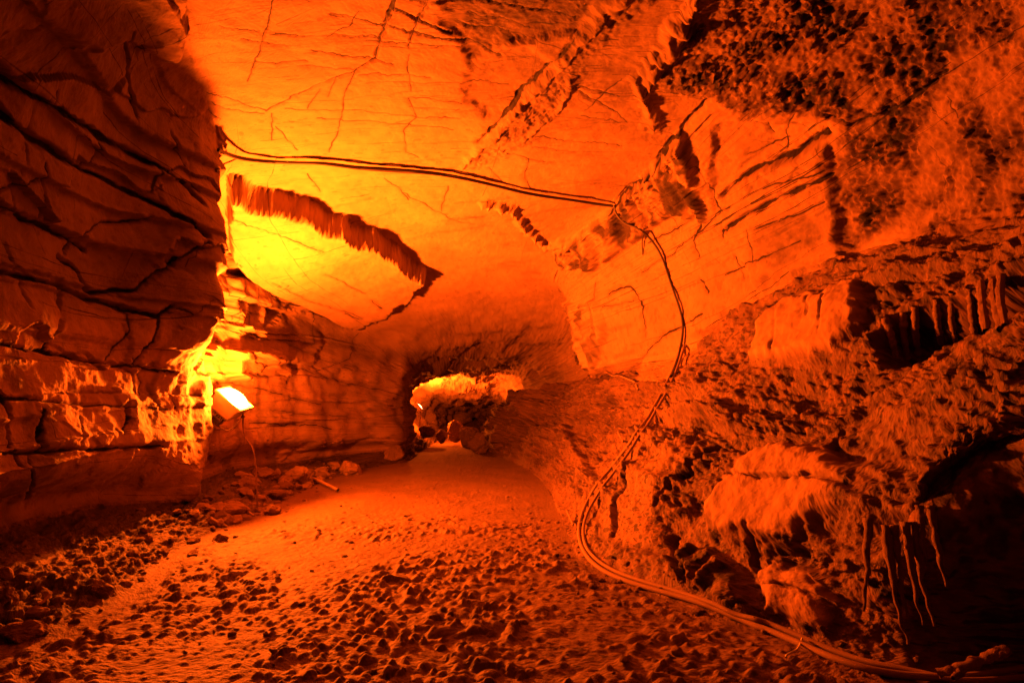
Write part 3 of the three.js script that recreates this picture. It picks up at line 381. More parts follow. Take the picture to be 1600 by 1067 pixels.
for (let j = 0; j < ND; j++) for (let i = 0; i < NI; i++) {   // weathering that follows the finished relief, so that step faces are broken up too
  const k = j * NI + i, s = S[i], x = X[k], y = Y[k], z = Z[k], a = (s < 3 || s > 22.9 ? 0 : s < 7.6 ? .02 : s > 10.8 && s < 14.2 ? .007 + .04 * (1 - Math.abs(NY[k])) : .013); if (!a) continue;
  const h = a * (fbm(x * 5.3, y * 5.3 + 20, z * 5.3, 4)); X[k] += NX[k] * h; Y[k] += NY[k] * h; Z[k] += NZ[k] * h;
}
normals();
// ---------------------------------------------------------------- meshes of the setting
function grainTexture(size, seed, cell) {
  const data = new Uint8Array(size * size * 4), n = size / cell;
  for (let y = 0; y < size; y++) for (let x = 0; x < size; x++) {
    const a = x / size * 6.2832, b = y / size * 6.2832, R1 = n / 6.2832, v = fbmTorus(a, b, R1, seed), c = clamp(128 + v * 90, 0, 255) | 0, k = (y * size + x) * 4;
    data[k] = data[k + 1] = data[k + 2] = c; data[k + 3] = 255;
  }
  const t = new THREE.DataTexture(data, size, size); t.wrapS = t.wrapT = THREE.RepeatWrapping; t.magFilter = THREE.LinearFilter; t.minFilter = THREE.LinearMipmapLinearFilter; t.generateMipmaps = true; t.needsUpdate = true; return t;
}
function fbmTorus(a, b, R1, seed) { let v = 0, k = 1, r = R1; for (let o = 0; o < 4; o++) { v += k * noise(Math.cos(a) * r + seed, Math.sin(a) * r + Math.cos(b) * r * 1.31, Math.sin(b) * r + seed * 2); r *= 2; k *= .6; } return v; }
const GRAIN = grainTexture(1024, 3.3, 34);
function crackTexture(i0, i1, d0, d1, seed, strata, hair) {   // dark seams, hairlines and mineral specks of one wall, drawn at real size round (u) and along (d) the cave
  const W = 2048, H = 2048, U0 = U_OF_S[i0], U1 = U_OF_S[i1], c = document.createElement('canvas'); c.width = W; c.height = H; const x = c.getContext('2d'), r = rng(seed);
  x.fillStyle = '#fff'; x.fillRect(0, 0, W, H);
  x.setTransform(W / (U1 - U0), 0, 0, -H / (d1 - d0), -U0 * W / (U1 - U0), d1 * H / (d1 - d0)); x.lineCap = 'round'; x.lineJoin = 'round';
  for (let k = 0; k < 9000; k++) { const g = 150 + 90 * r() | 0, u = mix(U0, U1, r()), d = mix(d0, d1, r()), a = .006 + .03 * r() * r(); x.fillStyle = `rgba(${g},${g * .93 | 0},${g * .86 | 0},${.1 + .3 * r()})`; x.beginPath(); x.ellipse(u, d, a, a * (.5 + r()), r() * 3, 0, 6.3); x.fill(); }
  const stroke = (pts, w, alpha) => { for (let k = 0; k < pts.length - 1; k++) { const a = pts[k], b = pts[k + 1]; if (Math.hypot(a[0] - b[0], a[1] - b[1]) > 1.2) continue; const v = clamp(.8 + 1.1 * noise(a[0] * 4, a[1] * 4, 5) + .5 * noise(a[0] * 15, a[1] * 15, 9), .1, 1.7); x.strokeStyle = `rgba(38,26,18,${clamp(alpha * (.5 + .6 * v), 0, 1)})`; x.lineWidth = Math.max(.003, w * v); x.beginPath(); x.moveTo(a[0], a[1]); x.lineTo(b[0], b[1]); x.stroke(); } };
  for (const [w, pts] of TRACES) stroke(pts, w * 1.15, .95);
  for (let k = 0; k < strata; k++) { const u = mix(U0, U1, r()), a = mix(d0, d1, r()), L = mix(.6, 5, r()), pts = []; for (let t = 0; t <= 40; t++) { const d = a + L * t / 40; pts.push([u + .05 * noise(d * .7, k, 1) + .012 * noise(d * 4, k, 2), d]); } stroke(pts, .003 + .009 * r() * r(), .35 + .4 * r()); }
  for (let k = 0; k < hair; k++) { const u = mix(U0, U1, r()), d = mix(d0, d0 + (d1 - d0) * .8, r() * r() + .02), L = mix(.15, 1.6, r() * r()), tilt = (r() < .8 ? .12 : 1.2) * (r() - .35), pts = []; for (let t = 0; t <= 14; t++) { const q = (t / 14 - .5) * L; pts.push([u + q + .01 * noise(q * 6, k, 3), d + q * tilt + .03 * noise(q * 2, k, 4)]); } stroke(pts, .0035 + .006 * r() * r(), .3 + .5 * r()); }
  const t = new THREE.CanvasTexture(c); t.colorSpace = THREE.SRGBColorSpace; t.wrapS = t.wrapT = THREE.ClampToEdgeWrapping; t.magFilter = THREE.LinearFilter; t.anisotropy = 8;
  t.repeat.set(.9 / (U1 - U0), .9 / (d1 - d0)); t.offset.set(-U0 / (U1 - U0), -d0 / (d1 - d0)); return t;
}
const rockMat = new THREE.MeshStandardMaterial({ vertexColors: true, roughness: .88, metalness: 0, bumpMap: GRAIN, bumpScale: .006, side: THREE.DoubleSide });
const mudMat = new THREE.MeshStandardMaterial({ vertexColors: true, roughness: .78, metalness: 0, bumpMap: GRAIN, bumpScale: .012, side: THREE.DoubleSide });
const indexOfS = v => { let i = 0; while (i < NI - 1 && S[i] < v - 1e-6) i++; return i; };
function sheet(i0, i1, name, material, parent, keep) {       // the part of the rock between two lines round the section
  const n = i1 - i0 + 1, used = new Int32Array(n * ND).fill(-1), index = []; let count = 0;
  const id = (i, j) => { const q = j * n + i - i0; if (used[q] < 0) used[q] = count++; return used[q]; };
  for (let j = 0; j < ND - 1; j++) for (let i = i0; i < i1; i++) {
    if (keep && !keep(i, j)) continue;
    const a = id(i, j), b = id(i + 1, j), c = id(i + 1, j + 1), e = id(i, j + 1); index.push(a, b, c, a, c, e);
  }
  const pos = new Float32Array(count * 3), nor = new Float32Array(count * 3), col = new Float32Array(count * 3), uv = new Float32Array(count * 2);
  for (let j = 0; j < ND; j++) for (let i = i0; i <= i1; i++) {
    const o = used[j * n + i - i0]; if (o < 0) continue; const k = j * NI + i;
    pos.set([X[k], Y[k], Z[k]], o * 3); nor.set([NX[k], NY[k], NZ[k]], o * 3); col.set([COL[3 * k], COL[3 * k + 1], COL[3 * k + 2]], o * 3); uv.set([U_OF_S[i] / .9, D[j] / .9], o * 2);
  }
  const geo = new THREE.BufferGeometry(); geo.setAttribute('position', new THREE.BufferAttribute(pos, 3)); geo.setAttribute('normal', new THREE.BufferAttribute(nor, 3)); geo.setAttribute('color', new THREE.BufferAttribute(col, 3)); geo.setAttribute('uv', new THREE.BufferAttribute(uv, 2)); geo.setIndex(index);
  const m = new THREE.Mesh(geo, material); m.name = name; m.castShadow = m.receiveShadow = true; (parent || scene).add(m); return m;
}
const structure = (o, label) => { o.userData = { kind: 'structure', label }; return o; };
const I3 = indexOfS(3), I75 = indexOfS(7.5), I11 = indexOfS(10.9), I14 = indexOfS(14.1), I204 = indexOfS(20.4);
const slabPatch = PATCHES.step[0], blockPatch = PATCHES.step[6], lobePatches = [PATCHES.step[9], PATCHES.step[10], PATCHES.step[11]];
const cellIn = P => (i, j) => inPatch(P, U_OF_S[i], D[j]) > .3, cellOut = P => (i, j) => !(inPatch(P, U_OF_S[i], D[j]) > .3);
function crustTexture(i0, i1, d0, d1, seed, n, biggest, stretch) {   // clods, grit and dark crumbs on mud: soil, on the bank partly painted shadow
  const W = 2048, H = 2048, U0 = U_OF_S[i0], U1 = U_OF_S[i1], c = document.createElement('canvas'); c.width = W; c.height = H; const x = c.getContext('2d'), r = rng(seed);
  x.fillStyle = '#e4e0da'; x.fillRect(0, 0, W, H);
  x.setTransform(W / (U1 - U0), 0, 0, -H / (d1 - d0), -U0 * W / (U1 - U0), d1 * H / (d1 - d0));
  for (let k = 0; k < n; k++) {
    const t = r(), d = d0 + (d1 - d0) * t * t, u = mix(U0, U1, r()), thick = noise(u * 1.7, d * .6, seed) + .5 * noise(u * 5, d * 2, seed); if (thick < -.45 + .5 * r() - .25) continue;
    const a = biggest * (.15 + .85 * r() * r() * r()), pale = r() < .3, g = pale ? 255 : 60 + 90 * r() | 0, e = (.5 + r()) * stretch, turn = (r() - .5) * 1.2;
    x.fillStyle = `rgba(${g},${g * .9 | 0},${g * .8 | 0},${.35 + .5 * r()})`; x.beginPath();
    for (let m = 0; m < 6; m++) { const w = m / 6 * 6.283, q = a * (.55 + .6 * r()), px = Math.cos(w) * q, py = Math.sin(w) * q * e, X1 = u + px * Math.cos(turn) - py * Math.sin(turn), Y1 = d + px * Math.sin(turn) + py * Math.cos(turn); m ? x.lineTo(X1, Y1) : x.moveTo(X1, Y1); }
    x.fill();
  }
  const t = new THREE.CanvasTexture(c); t.colorSpace = THREE.SRGBColorSpace; t.wrapS = t.wrapT = THREE.ClampToEdgeWrapping; t.magFilter = THREE.LinearFilter; t.anisotropy = 8;
  t.repeat.set(.9 / (U1 - U0), .9 / (d1 - d0)); t.offset.set(-U0 / (U1 - U0), -d0 / (d1 - d0)); return t;
}
const crusted = t => { const m = mudMat.clone(); m.map = t; return m; };
const pathMat = crusted(crustTexture(0, I3, 2.8, 15, 51, 26000, .03, 1)), bankMat = crusted(crustTexture(I3, I75, 2.8, 15, 52, 34000, .045, 1.8)), rubbleMat = crusted(crustTexture(I204, NI - 1, 2.8, 15, 53, 9000, .05, 1));
const seamed = (t) => { const m = rockMat.clone(); m.map = t; return m; };
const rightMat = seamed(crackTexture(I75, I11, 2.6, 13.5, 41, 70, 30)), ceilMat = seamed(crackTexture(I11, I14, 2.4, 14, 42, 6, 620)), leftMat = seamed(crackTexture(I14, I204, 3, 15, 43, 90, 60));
structure(sheet(0, I3, 'path', pathMat), 'trodden bumpy mud path running down the cave');
const bank = structure(sheet(I3, I75, 'mud_bank', bankMat, null, (i, j) => lobePatches.every(P => cellOut(P)(i, j))), 'rough crusted mud bank rising along the right side');
for (const P of lobePatches) sheet(I3, I75, 'smooth_rock', rockMat, bank, cellIn(P));
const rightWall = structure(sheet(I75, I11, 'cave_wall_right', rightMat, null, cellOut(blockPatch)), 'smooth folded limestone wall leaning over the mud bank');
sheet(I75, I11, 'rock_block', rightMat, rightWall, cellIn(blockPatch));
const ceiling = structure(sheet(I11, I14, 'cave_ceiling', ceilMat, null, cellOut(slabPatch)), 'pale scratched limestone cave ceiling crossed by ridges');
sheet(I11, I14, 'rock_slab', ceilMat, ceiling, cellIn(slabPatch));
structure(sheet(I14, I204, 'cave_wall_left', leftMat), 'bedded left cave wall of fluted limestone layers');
structure(sheet(I204, NI - 1, 'rubble_slope', rubbleMat), 'loose earth and rubble strip below the left wall');

// ---------------------------------------------------------------- things in the cave
const sightRock = survey(X, Y, Z, 2);
const onRock = (px, py, lift = 0) => { const q = sightRock(px, py); if (!q) return null; const n = new THREE.Vector3(gridAt(NX, ...q), gridAt(NY, ...q), gridAt(NZ, ...q)).normalize(); return { p: new THREE.Vector3(gridAt(X, ...q), gridAt(Y, ...q), gridAt(Z, ...q)).addScaledVector(n, lift), n }; };
const taken = {};
const numbered = n => { taken[n] = (taken[n] ?? -1) + 1; return taken[n] ? `${n}_${String(taken[n]).padStart(3, '0')}` : n; };
function tag(o, label, category, group) { o.userData = { label, category }; if (group) o.userData.group = group; return o; }
function mesh(name, geo, mat, parent = scene) { const m = new THREE.Mesh(geo, mat); m.name = parent === scene ? numbered(name) : name; m.castShadow = m.receiveShadow = true; parent.add(m); return m; }
const STD = (r, g, b, rough = .8, metal = 0, more = {}) => new THREE.MeshStandardMaterial({ color: new THREE.Color().setRGB(r, g, b), roughness: rough, metalness: metal, ...more });
const M = { rubber: STD(.025, .022, .02, .55), dusty: STD(.22, .145, .085, .8, 0, { bumpMap: GRAIN, bumpScale: .002 }), steel: STD(.42, .42, .42, .5, .6), housing: STD(.5, .48, .45, .55, .2), dark: STD(.05, .045, .04, .6), mud: STD(.17, .105, .055, .85, 0, { bumpMap: GRAIN, bumpScale: .006 }), wood: STD(.28, .19, .11, .85), tie: STD(.6, .56, .5, .6) };

// flood lamp: front faces +z of the group
function floodlight(name, label, pos, dir, scale, flood, bulb) {
  const g = new THREE.Group(); g.name = numbered(name); scene.add(g); g.position.copy(pos); tag(g, label, 'floodlight');
  const zx = dir.clone().normalize(), xx = new THREE.Vector3(.84, -.54, 0).addScaledVector(zx, -zx.dot(new THREE.Vector3(.84, -.54, 0))).normalize();
  g.quaternion.setFromRotationMatrix(new THREE.Matrix4().makeBasis(xx, zx.clone().cross(xx), zx)); g.scale.setScalar(scale);
  // tapered box housing
  const shape = new RoundedBoxGeometry(.4, .34, .24, 3, .025), p = shape.attributes.position; for (let k = 0; k < p.count; k++) { const t = (p.getZ(k) + .12) / .24, f = mix(.62, 1, Math.pow(t, .6)); p.setX(k, p.getX(k) * f); p.setY(k, p.getY(k) * f); } shape.computeVertexNormals();
  const body = mesh('housing', shape, M.housing, g); body.position.z = -.14;
  for (let k = -3; k <= 3; k++) { const f = mesh('cooling_fin', new THREE.BoxGeometry(.006, .2, .05), M.housing, body); f.position.set(k * .032, 0, -.135); }
  const rim = []; for (const [x, y, w, h] of [[0, .17, .42, .03], [0, -.17, .42, .03], [.2, 0, .03, .312], [-.2, 0, .03, .312]]) { const f = new RoundedBoxGeometry(w, h, .035, 2, .008); f.translate(x, y, -.018); rim.push(f); }
  mesh('rim', mergeGeometries(rim), M.steel, g);
  const dome = new THREE.SphereGeometry(1, 32, 16, 0, Math.PI * 2, 0, Math.PI / 2); dome.rotateX(Math.PI / 2); dome.scale(.185, .155, .075); 
  const glow = new THREE.MeshStandardMaterial({ color: new THREE.Color().setRGB(.8, .6, .35), roughness: .3, emissive: new THREE.Color().setRGB(1, .55, .2), emissiveIntensity: 5, side: THREE.DoubleSide });
  mesh('lamp_glass', dome, glow, g);
  const yoke = new THREE.TubeGeometry(new THREE.CatmullRomCurve3([[.225, 0, -.12], [.225, -.02, -.22], [.2, -.05, -.36], [0, -.06, -.39], [-.2, -.05, -.36], [-.225, -.02, -.22], [-.225, 0, -.12]].map(a => new THREE.Vector3(...a))), 40, .011, 6);
  const bracket = mesh('yoke', yoke, M.steel, g);
  for (const s of [-1, 1]) { const b = mesh('pivot_bolt', new THREE.CylinderGeometry(.022, .022, .03, 12), M.dark, bracket); b.rotation.z = Math.PI / 2; b.position.set(s * .225, 0, -.12); }
  const box = mesh('wiring_box', new RoundedBoxGeometry(.13, .1, .07, 2, .012), M.dark, g); box.position.set(.02, -.07, -.33);
  g.updateMatrixWorld(true);
  const area = new THREE.RectAreaLight(SODIUM, flood, .36 * scale, .3 * scale); area.position.copy(g.localToWorld(new THREE.Vector3(0, 0, .084))); area.lookAt(area.position.clone().add(dir)); scene.add(area);
  area.name = name + '_beam';

  const pt = new THREE.PointLight(SODIUM, bulb, 0, 2); pt.position.copy(g.localToWorld(new THREE.Vector3(0, 0, .066))); pt.castShadow = true; pt.shadow.radius = 3; pt.name = name + '_bulb'; scene.add(pt);
  return g;
}
const lampAt = at(367, 622, 8.85);
const lampDir = new THREE.Vector3(.62, .74, .14).normalize();
floodlight('floodlight', 'box floodlight glowing orange on the left wall beside the path', lampAt, lampDir, 1.06, NEAR_FLOOD, NEAR_BULB);
floodlight('floodlight', 'tiny distant floodlight in the chamber at the far end', at(655, 636, 23.5), new THREE.Vector3(.75, .6, -.35), .8, FAR_FLOOD, FAR_BULB);

// cables
function tubeThrough(pts, r, seg, radial = 8) { return new THREE.TubeGeometry(new THREE.CatmullRomCurve3(pts, false, 'centripetal'), seg, r, radial); }
function layOnRock(p, r, rounds = 6, every = 12) {
  const pts = []; for (let k = 0; k < p.length / 2 - 1; k++) { const n = Math.max(1, Math.round(Math.hypot(p[2 * k + 2] - p[2 * k], p[2 * k + 3] - p[2 * k + 1]) / every)); for (let t = 0; t < n + (k === p.length / 2 - 2 ? 1 : 0); t++) { const q = onRock(mix(p[2 * k], p[2 * k + 2], t / n), mix(p[2 * k + 1], p[2 * k + 3], t / n), r * .9); if (q && (!pts.length || q.p.distanceTo(pts[pts.length - 1]) < 1.6)) pts.push(q.p); } }
  for (let k = 0; k < rounds; k++) for (let i = 1; i < pts.length - 1; i++) pts[i].lerp(pts[i - 1].clone().add(pts[i + 1]).multiplyScalar(.5), .5);
  for (const p of pts) { const f = project(p.x, p.y, p.z), q = onRock(f[0], f[1], r); if (q && q.p.distanceTo(camera.position) < p.distanceTo(camera.position) && q.p.distanceTo(p) < .6) p.copy(q.p); }
  for (let k = 0; k < 2; k++) for (let i = 1; i < pts.length - 1; i++) pts[i].lerp(pts[i - 1].clone().add(pts[i + 1]).multiplyScalar(.5), .4);
  return pts;
}
{
  // bundle along the ceiling
  const g = new THREE.Group(); g.name = numbered('ceiling_cable'); scene.add(g); tag(g, 'bundle of dark thin cables strung across the ceiling', 'cable');
  const run = [333, 234, 345, 231, 372, 243, 450, 248, 500, 247, 560, 255, 620, 259, 700, 266, 760, 281, 830, 298, 900, 308, 960, 318];
  for (let s = 0; s < 4; s++) {
    const pts = layOnRock(run, .05, 4); pts.forEach((p, k) => { const t = k / pts.length, open = .7 + 1.9 * Math.max(0, Math.sin(t * 6.3 + 5.1)) * (.3 + .7 * t); p.z += .014 * open * Math.sin(s * 1.7 + t * 7); p.y += -.01 + .012 * open * Math.cos(s * 2.1 + t * 9); });
    mesh('strand', tubeThrough(pts, [.02, .017, .013, .013][s], 260, 6), M.rubber, g);
  }
  mesh('strand', tubeThrough(layOnRock([336, 264, 350, 252, 372, 243], .03, 1, 6), .01, 40, 6), M.rubber, g);
}
tag(mesh('wall_cable', tubeThrough(layOnRock([961, 322, 964, 344, 985, 351, 1003, 353, 1020, 372, 1036, 395, 1046, 425, 1054, 455, 1064, 482, 1072, 496, 1069, 530, 1060, 570, 1050, 592], .025, 3), .018, 220), M.rubber), 'black cable hanging down the smooth right wall', 'cable');
tag(mesh('wall_cable', tubeThrough(layOnRock([1006, 356, 1004, 376, 1006, 398], .02, 1, 6), .009, 40, 6), M.rubber), 'short loose cable end beside the hanging black cable', 'cable');
const CABLE_RUN = [1066, 540, 1060, 572, 1030, 630, 1002, 676, 972, 712, 942, 750, 913, 788, 903, 812, 898, 838, 906, 870, 930, 894, 972, 911, 1050, 931, 1130, 952, 1200, 986, 1300, 1034, 1370, 1056, 1440, 1064, 1500, 1066, 1600, 1048, 1700, 1035];
const OTHER_RUN = [1072, 540, 1064, 575, 1036, 632, 1008, 678, 985, 712, 950, 752, 926, 785, 909, 815, 905, 838, 913, 868, 938, 889, 976, 905, 1054, 925, 1134, 945, 1206, 978, 1306, 1022, 1372, 1045, 1450, 1058, 1500, 1076, 1600, 1062, 1700, 1050];
tag(mesh('power_cable', tubeThrough(layOnRock(CABLE_RUN, .022, 10), .02, 420, 10), M.dusty), 'dusty power cable bending along the path, the outer of two', 'cable');
tag(mesh('power_cable', tubeThrough(layOnRock(OTHER_RUN, .024, 10), .017, 420, 10), M.dusty), 'dusty power cable nearer the mud bank, the inner of two', 'cable');
tag(mesh('cable_tie', tubeThrough(layOnRock([1254, 1003, 1252, 1016, 1240, 1026, 1226, 1034], .03, 0, 4), .006, 30, 6), M.tie), 'pale wire tie knotted round the power cables', 'wire tie');
tag(mesh('cable_stub', tubeThrough([onRock(966, 678, .03).p, onRock(980, 692, .05).p], .012, 8, 6), M.dusty), 'short stub sticking out beside the power cables on the bank', 'stub');
tag(mesh('cable_stub', tubeThrough([onRock(893, 808, .1).p, onRock(899, 824, .04).p], .011, 8, 6), M.dusty), 'short stub sticking up where the power cables bend', 'stub');
{ const a = [at(379, 646, 8.95), at(380, 672, 8.95), at(383, 684, 8.95), at(393, 698, 8.95), at(398, 720, 8.95), at(400, 750, 8.95), at(402, 790, 8.95)]; tag(mesh('lamp_cord', tubeThrough(a, .011, 80, 6), M.dusty), 'thin cord dropping from the floodlight to the rubble', 'cord'); }
tag(mesh('lamp_cord', tubeThrough([at(656, 641, 23.5), at(657, 655, 23.4), at(654, 670, 23.3)], .02, 30, 6), M.dusty), 'cord hanging below the tiny distant floodlight', 'cord');
tag(mesh('cable_end', tubeThrough(layOnRock([946, 578, 962, 588, 985, 590, 993, 596, 1000, 608], .03, 1, 5), .016, 60, 6), M.dusty), 'pale bent cable end on top of the mud bank', 'cable');

// stones
function stoneGeo(seed, detail, flat) {
  const g = new THREE.IcosahedronGeometry(1, detail), p = g.attributes.position, r = rng(seed), planes = []; for (let k = 0; k < 15; k++) planes.push([new THREE.Vector3(r() - .5, r() - .5, r() - .5).normalize(), mix(.55, .85, r())]);
  const v = new THREE.Vector3(), sx = mix(.75, 1.25, r()), sz = mix(.75, 1.25, r());
  for (let k = 0; k < p.count; k++) { v.fromBufferAttribute(p, k).normalize(); let q = 1; for (const [n, c] of planes) { const t = v.dot(n); if (t > 0) q = Math.min(q, c / t); } q *= 1 + .14 * noise(v.x * 2.5 + seed, v.y * 2.5, v.z * 2.5) + .09 * noise(v.x * 6 + seed, v.y * 6, v.z * 6) + .04 * noise(v.x * 14 + seed, v.y * 14, v.z * 14); v.multiplyScalar(q); p.setXYZ(k, v.x * sx, v.y * flat, v.z * sz); }
  g.computeVertexNormals(); return g;
}
const SMALL = [1, 2, 3, 4, 5, 6, 7].map(n => stoneGeo(n * 7, 2, .72)), stoneMats = [STD(.20, .13, .07, .88), STD(.15, .095, .05, .88), STD(.25, .165, .09, .88)].map(m => { m.bumpMap = GRAIN; m.bumpScale = .012; return m; });
function stone(name, geo, mat, p, size, turn, sink, label, category, group) { const m = mesh(name, geo, mat); m.position.copy(p); m.position.y += size * (.5 - sink); m.rotation.set((turn * 7.3) % .6 - .3, turn, (turn * 3.1) % .6 - .3); m.scale.setScalar(size); tag(m, label, category, group); return m; }
const surfaceAt = (s, d) => { let i = 0; while (i < NI - 2 && S[i + 1] < s) i++; let lo = 0, hi = ND - 1; while (hi - lo > 1) { const m = (lo + hi) >> 1; if (D[m] <= d) lo = m; else hi = m; } const fi = i + clamp((s - S[i]) / (S[i + 1] - S[i]), 0, 1), fj = lo + (d - D[lo]) / (D[hi] - D[lo]); return new THREE.Vector3(gridAt(X, fi, fj), gridAt(Y, fi, fj), gridAt(Z, fi, fj)); };
const BOULDERS = [                                           // x, y of the foot, width, height in the survey's units, label
  [150, 925, 36, 26, 'pale angular stone lying alone at the foot of the rubble'], [4, 940, 34, 40, 'upright stone cut by the left edge of view'], [22, 1000, 70, 34, 'dark flat boulder in the lower left corner'], [422, 803, 44, 26, 'pale wedge stone where the lamp cord meets the ground'],
  [380, 768, 52, 36, 'large pale stone below the floodlight'], [362, 800, 40, 22, 'low stone in front of the pale stone below the floodlight'], [455, 752, 60, 34, 'knobbly boulder right of the lamp cord'], [412, 745, 40, 28, 'rounded stone behind the lamp cord'], [545, 742, 56, 28, 'long slanted boulder at the far end of the rubble'], [500, 742, 30, 22, 'small block between two boulders in the far rubble'],
  [615, 716, 44, 32, 'lone dim boulder where the left wall turns dark'], [30, 905, 30, 18, 'flat stone under the leftmost wall foot'], [225, 845, 26, 18, 'small pale stone high in the near rubble'], [340, 845, 34, 18, 'stone at the path edge left of the lamp cord'], [300, 868, 22, 12, 'small dark stone at the path edge'],
];
BOULDERS.forEach(([px, py, w, h, label], k) => { const q = onRock(px, py); if (!q) return; const d = -q.p.z, sz = w / 2 * d / FOCAL; const m = stone('boulder', stoneGeo(100 + k * 3, 6, clamp(h / w * 1.15, .5, 1.3)), stoneMats[k % 3], q.p, sz, k * 1.37, .35, label, 'stone'); m.position.z -= sz * .4; });
const rs = rng(77);
for (let k = 0; k < 270; k++) { const d = 3.4 + 10 * Math.pow(rs(), 1.1), s = mix(20.9, 22.98, Math.sqrt(rs())), p = surfaceAt(s, d), size = (.018 + .05 * Math.pow(rs(), 2.5)) * (d > 7.5 ? 2 : 1.1); stone('rubble_stone', SMALL[k % 7], stoneMats[(k * 5) % 3], p, size, rs() * 6.28, .35, 'small loose stone in the rubble strip below the left wall', 'stone', 'rubble below the left wall'); }
for (let k = 0; k < 120; k++) { const d = 3.3 + 5 * Math.pow(rs(), 1.2), s = mix(2.35, 3.5, rs()), p = surfaceAt(s, d), size = .014 + .03 * Math.pow(rs(), 2.5); stone('bank_stone', SMALL[k % 7], stoneMats[(k * 7) % 3], p, size, rs() * 6.28, .3, 'small loose stone along the foot of the mud bank', 'stone', 'stones at the foot of the mud bank'); }
for (let k = 0; k < 230; k++) { const d = 3.4 + 8 * Math.pow(rs(), 1.2), s = mix(.05, 2.6, rs()), p = surfaceAt(s, d), size = .010 + .022 * Math.pow(rs(), 3); stone('path_pebble', SMALL[k % 7], stoneMats[(k * 3) % 3], p, size, rs() * 6.28, .3, 'small pebble lying on the trodden path', 'pebble', 'pebbles on the path'); }
// far chamber rocks
for (const [px, py, d, w, h, label] of [[733, 690, 20.5, 34, 46, 'jagged dark rock at the right side of the distant chamber'], [712, 678, 23.5, 30, 40, 'dark rock in the middle of the distant chamber'], [690, 684, 22, 22, 26, 'small pale rock left in the distant chamber'], [665, 682, 21, 30, 22, 'low rock under the tiny distant floodlight'], [755, 700, 18.5, 40, 40, 'black rock at the mouth of the distant chamber']]) {
  const p = at(px, py, d); stone('boulder', stoneGeo(px, 6, h / w), stoneMats[1], p, w / 2 * d / FOCAL, px, .1, label, 'stone');
}
// sticks
tag(mesh('stick', tubeThrough([onRock(50, 948, .03).p, onRock(62, 941, .03).p, onRock(71, 935, .03).p], .012, 12, 6), M.wood), 'short pale stick in the near left rubble', 'stick');
tag(mesh('stick', tubeThrough([onRock(488, 752, .05).p, onRock(505, 759, .05).p, onRock(527, 769, .04).p], .028, 16, 7), M.wood), 'broken branch lying at the path edge in the far rubble', 'stick');
tag(mesh('stick', tubeThrough([onRock(362, 800, .03).p, onRock(378, 802, .05).p, onRock(395, 810, .03).p], .014, 12, 6), M.wood), 'thin curved twig in the rubble below the lamp cord', 'stick');

// drips hanging from the bank's lip and mud pillars in the slot
function taper(pts, r0, r1, seed) {
  const c = new THREE.CatmullRomCurve3(pts), n = 26, g = new THREE.TubeGeometry(c, n, 1, 8), p = g.attributes.position, v = new THREE.Vector3();
  for (let a = 0; a <= n; a++) { const o = c.getPointAt(a / n); for (let b = 0; b <= 8; b++) { const k = a * 9 + b; v.fromBufferAttribute(p, k).sub(o); const t = a / n, r = mix(r0, r1, t) * (1 + .5 * noise(t * 8 + seed, seed * 3.1, 0) + .4 * noise(v.x * 2 + seed, v.y * 2, t * 14)); v.multiplyScalar(r).add(o); p.setXYZ(k, v.x, v.y, v.z); } }
  g.computeVertexNormals(); return g;
}
const DRIPS = [[1358, 840, 1354, 900, 1351, 955], [1384, 850, 1400, 959, 1420, 1006], [1398, 850, 1408, 915, 1418, 967], [1416, 845, 1426, 914, 1443, 976], [1430, 845, 1439, 922, 1462, 978], [1437, 820, 1443, 850, 1448, 880], [1455, 820, 1468, 875, 1480, 916]];
const DRIP_WORDS = ['leftmost short drip', 'longest drip, second from the left', 'thin drip, third from the left', 'thick drip, fourth from the left', 'crooked drip, fifth from the left', 'shortest drip, second from the right', 'rightmost thin drip'];
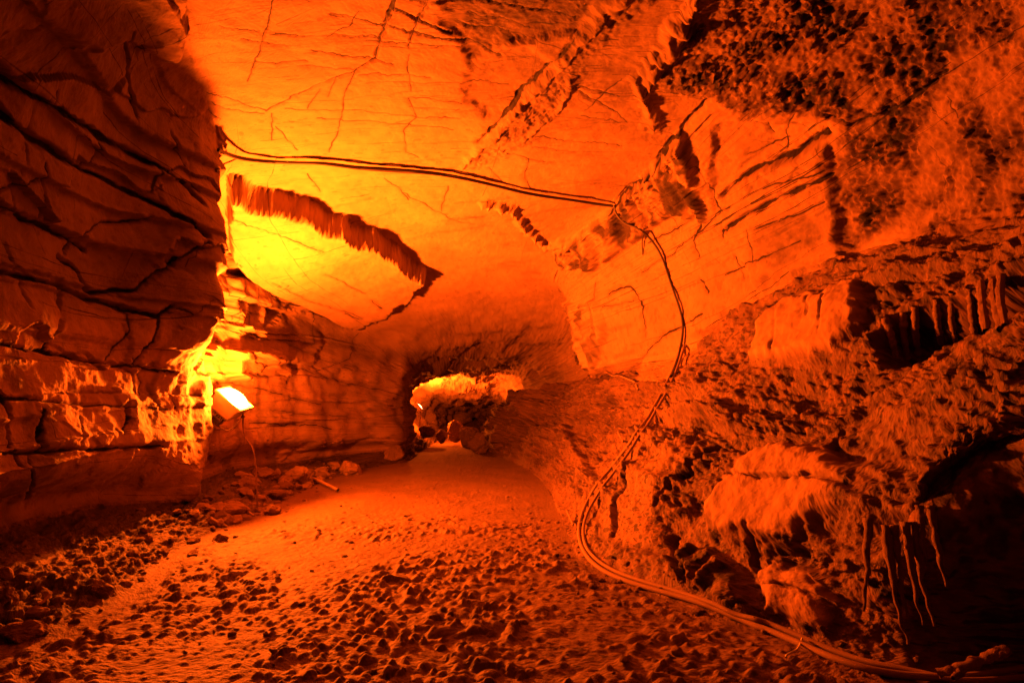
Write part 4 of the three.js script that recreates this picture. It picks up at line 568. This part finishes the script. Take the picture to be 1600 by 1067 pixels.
DRIPS.forEach((q, k) => { const a = at(q[0], q[1] - 30, 3.5), b = at(q[2], q[3], 3.45), c = at(q[4], q[5], 3.44), base = new THREE.QuadraticBezierCurve3(a, b, c), pts = []; for (let t = 0; t <= 8; t++) { const v = base.getPoint(t / 8), w = .014 * Math.min(1, t / 2); v.x += w * noise(t * .9 + k * 5, 1, k); v.z += w * noise(t * .9, 7, k * 3); pts.push(v); } tag(mesh('mud_drip', taper(pts, .024, .006, k * 3.7), M.mud), DRIP_WORDS[k] + ' hanging over the black hollow', 'stalactite', 'drips over the hollow'); });
const PILLARS = [[1386, 508, 1400, 552], [1411, 495, 1418, 552], [1432, 488, 1436, 545], [1463, 474, 1472, 528], [1490, 464, 1494, 524], [1516, 456, 1524, 514], [1533, 450, 1541, 510], [1551, 444, 1566, 505], [1563, 440, 1572, 502]];
const ORD = ['first', 'second', 'third', 'fourth', 'fifth', 'sixth', 'seventh', 'eighth', 'ninth'];
PILLARS.forEach((q, k) => { const a = onRock(q[0], q[1] - 8, .0), b = onRock(q[2], q[3] + 8, .0); if (!a || !b) return; const m = a.p.clone().add(b.p).multiplyScalar(.5).addScaledVector(a.n, .02); tag(mesh('mud_pillar', taper([a.p, m, b.p], .026, .02, k * 2.3 + 9), M.mud), `thin mud pillar in the dark slot, ${ORD[k]} from the left`, 'pillar', 'pillars in the slot'); });
{ const pts = [at(1466, 1052, 3.3), at(1490, 1046, 3.28), at(1512, 1040, 3.26), at(1540, 1030, 3.25), at(1565, 1018, 3.24)]; const g = new THREE.Group(); g.name = numbered('driftwood'); scene.add(g); tag(g, 'mud caked crooked stick lying in the black hollow', 'stick'); mesh('stem', taper(pts, .022, .028, 2.2), M.mud, g); mesh('knob', stoneGeo(55, 2, .9).scale(.04, .04, .04).translate(pts[4].x, pts[4].y, pts[4].z), M.mud, g); mesh('stub', taper([pts[2], at(1500, 1052, 3.25), at(1490, 1060, 3.22)], .02, .014, 4), M.mud, g); }
console.log('objects', scene.children.length);
renderer.render(scene, camera);
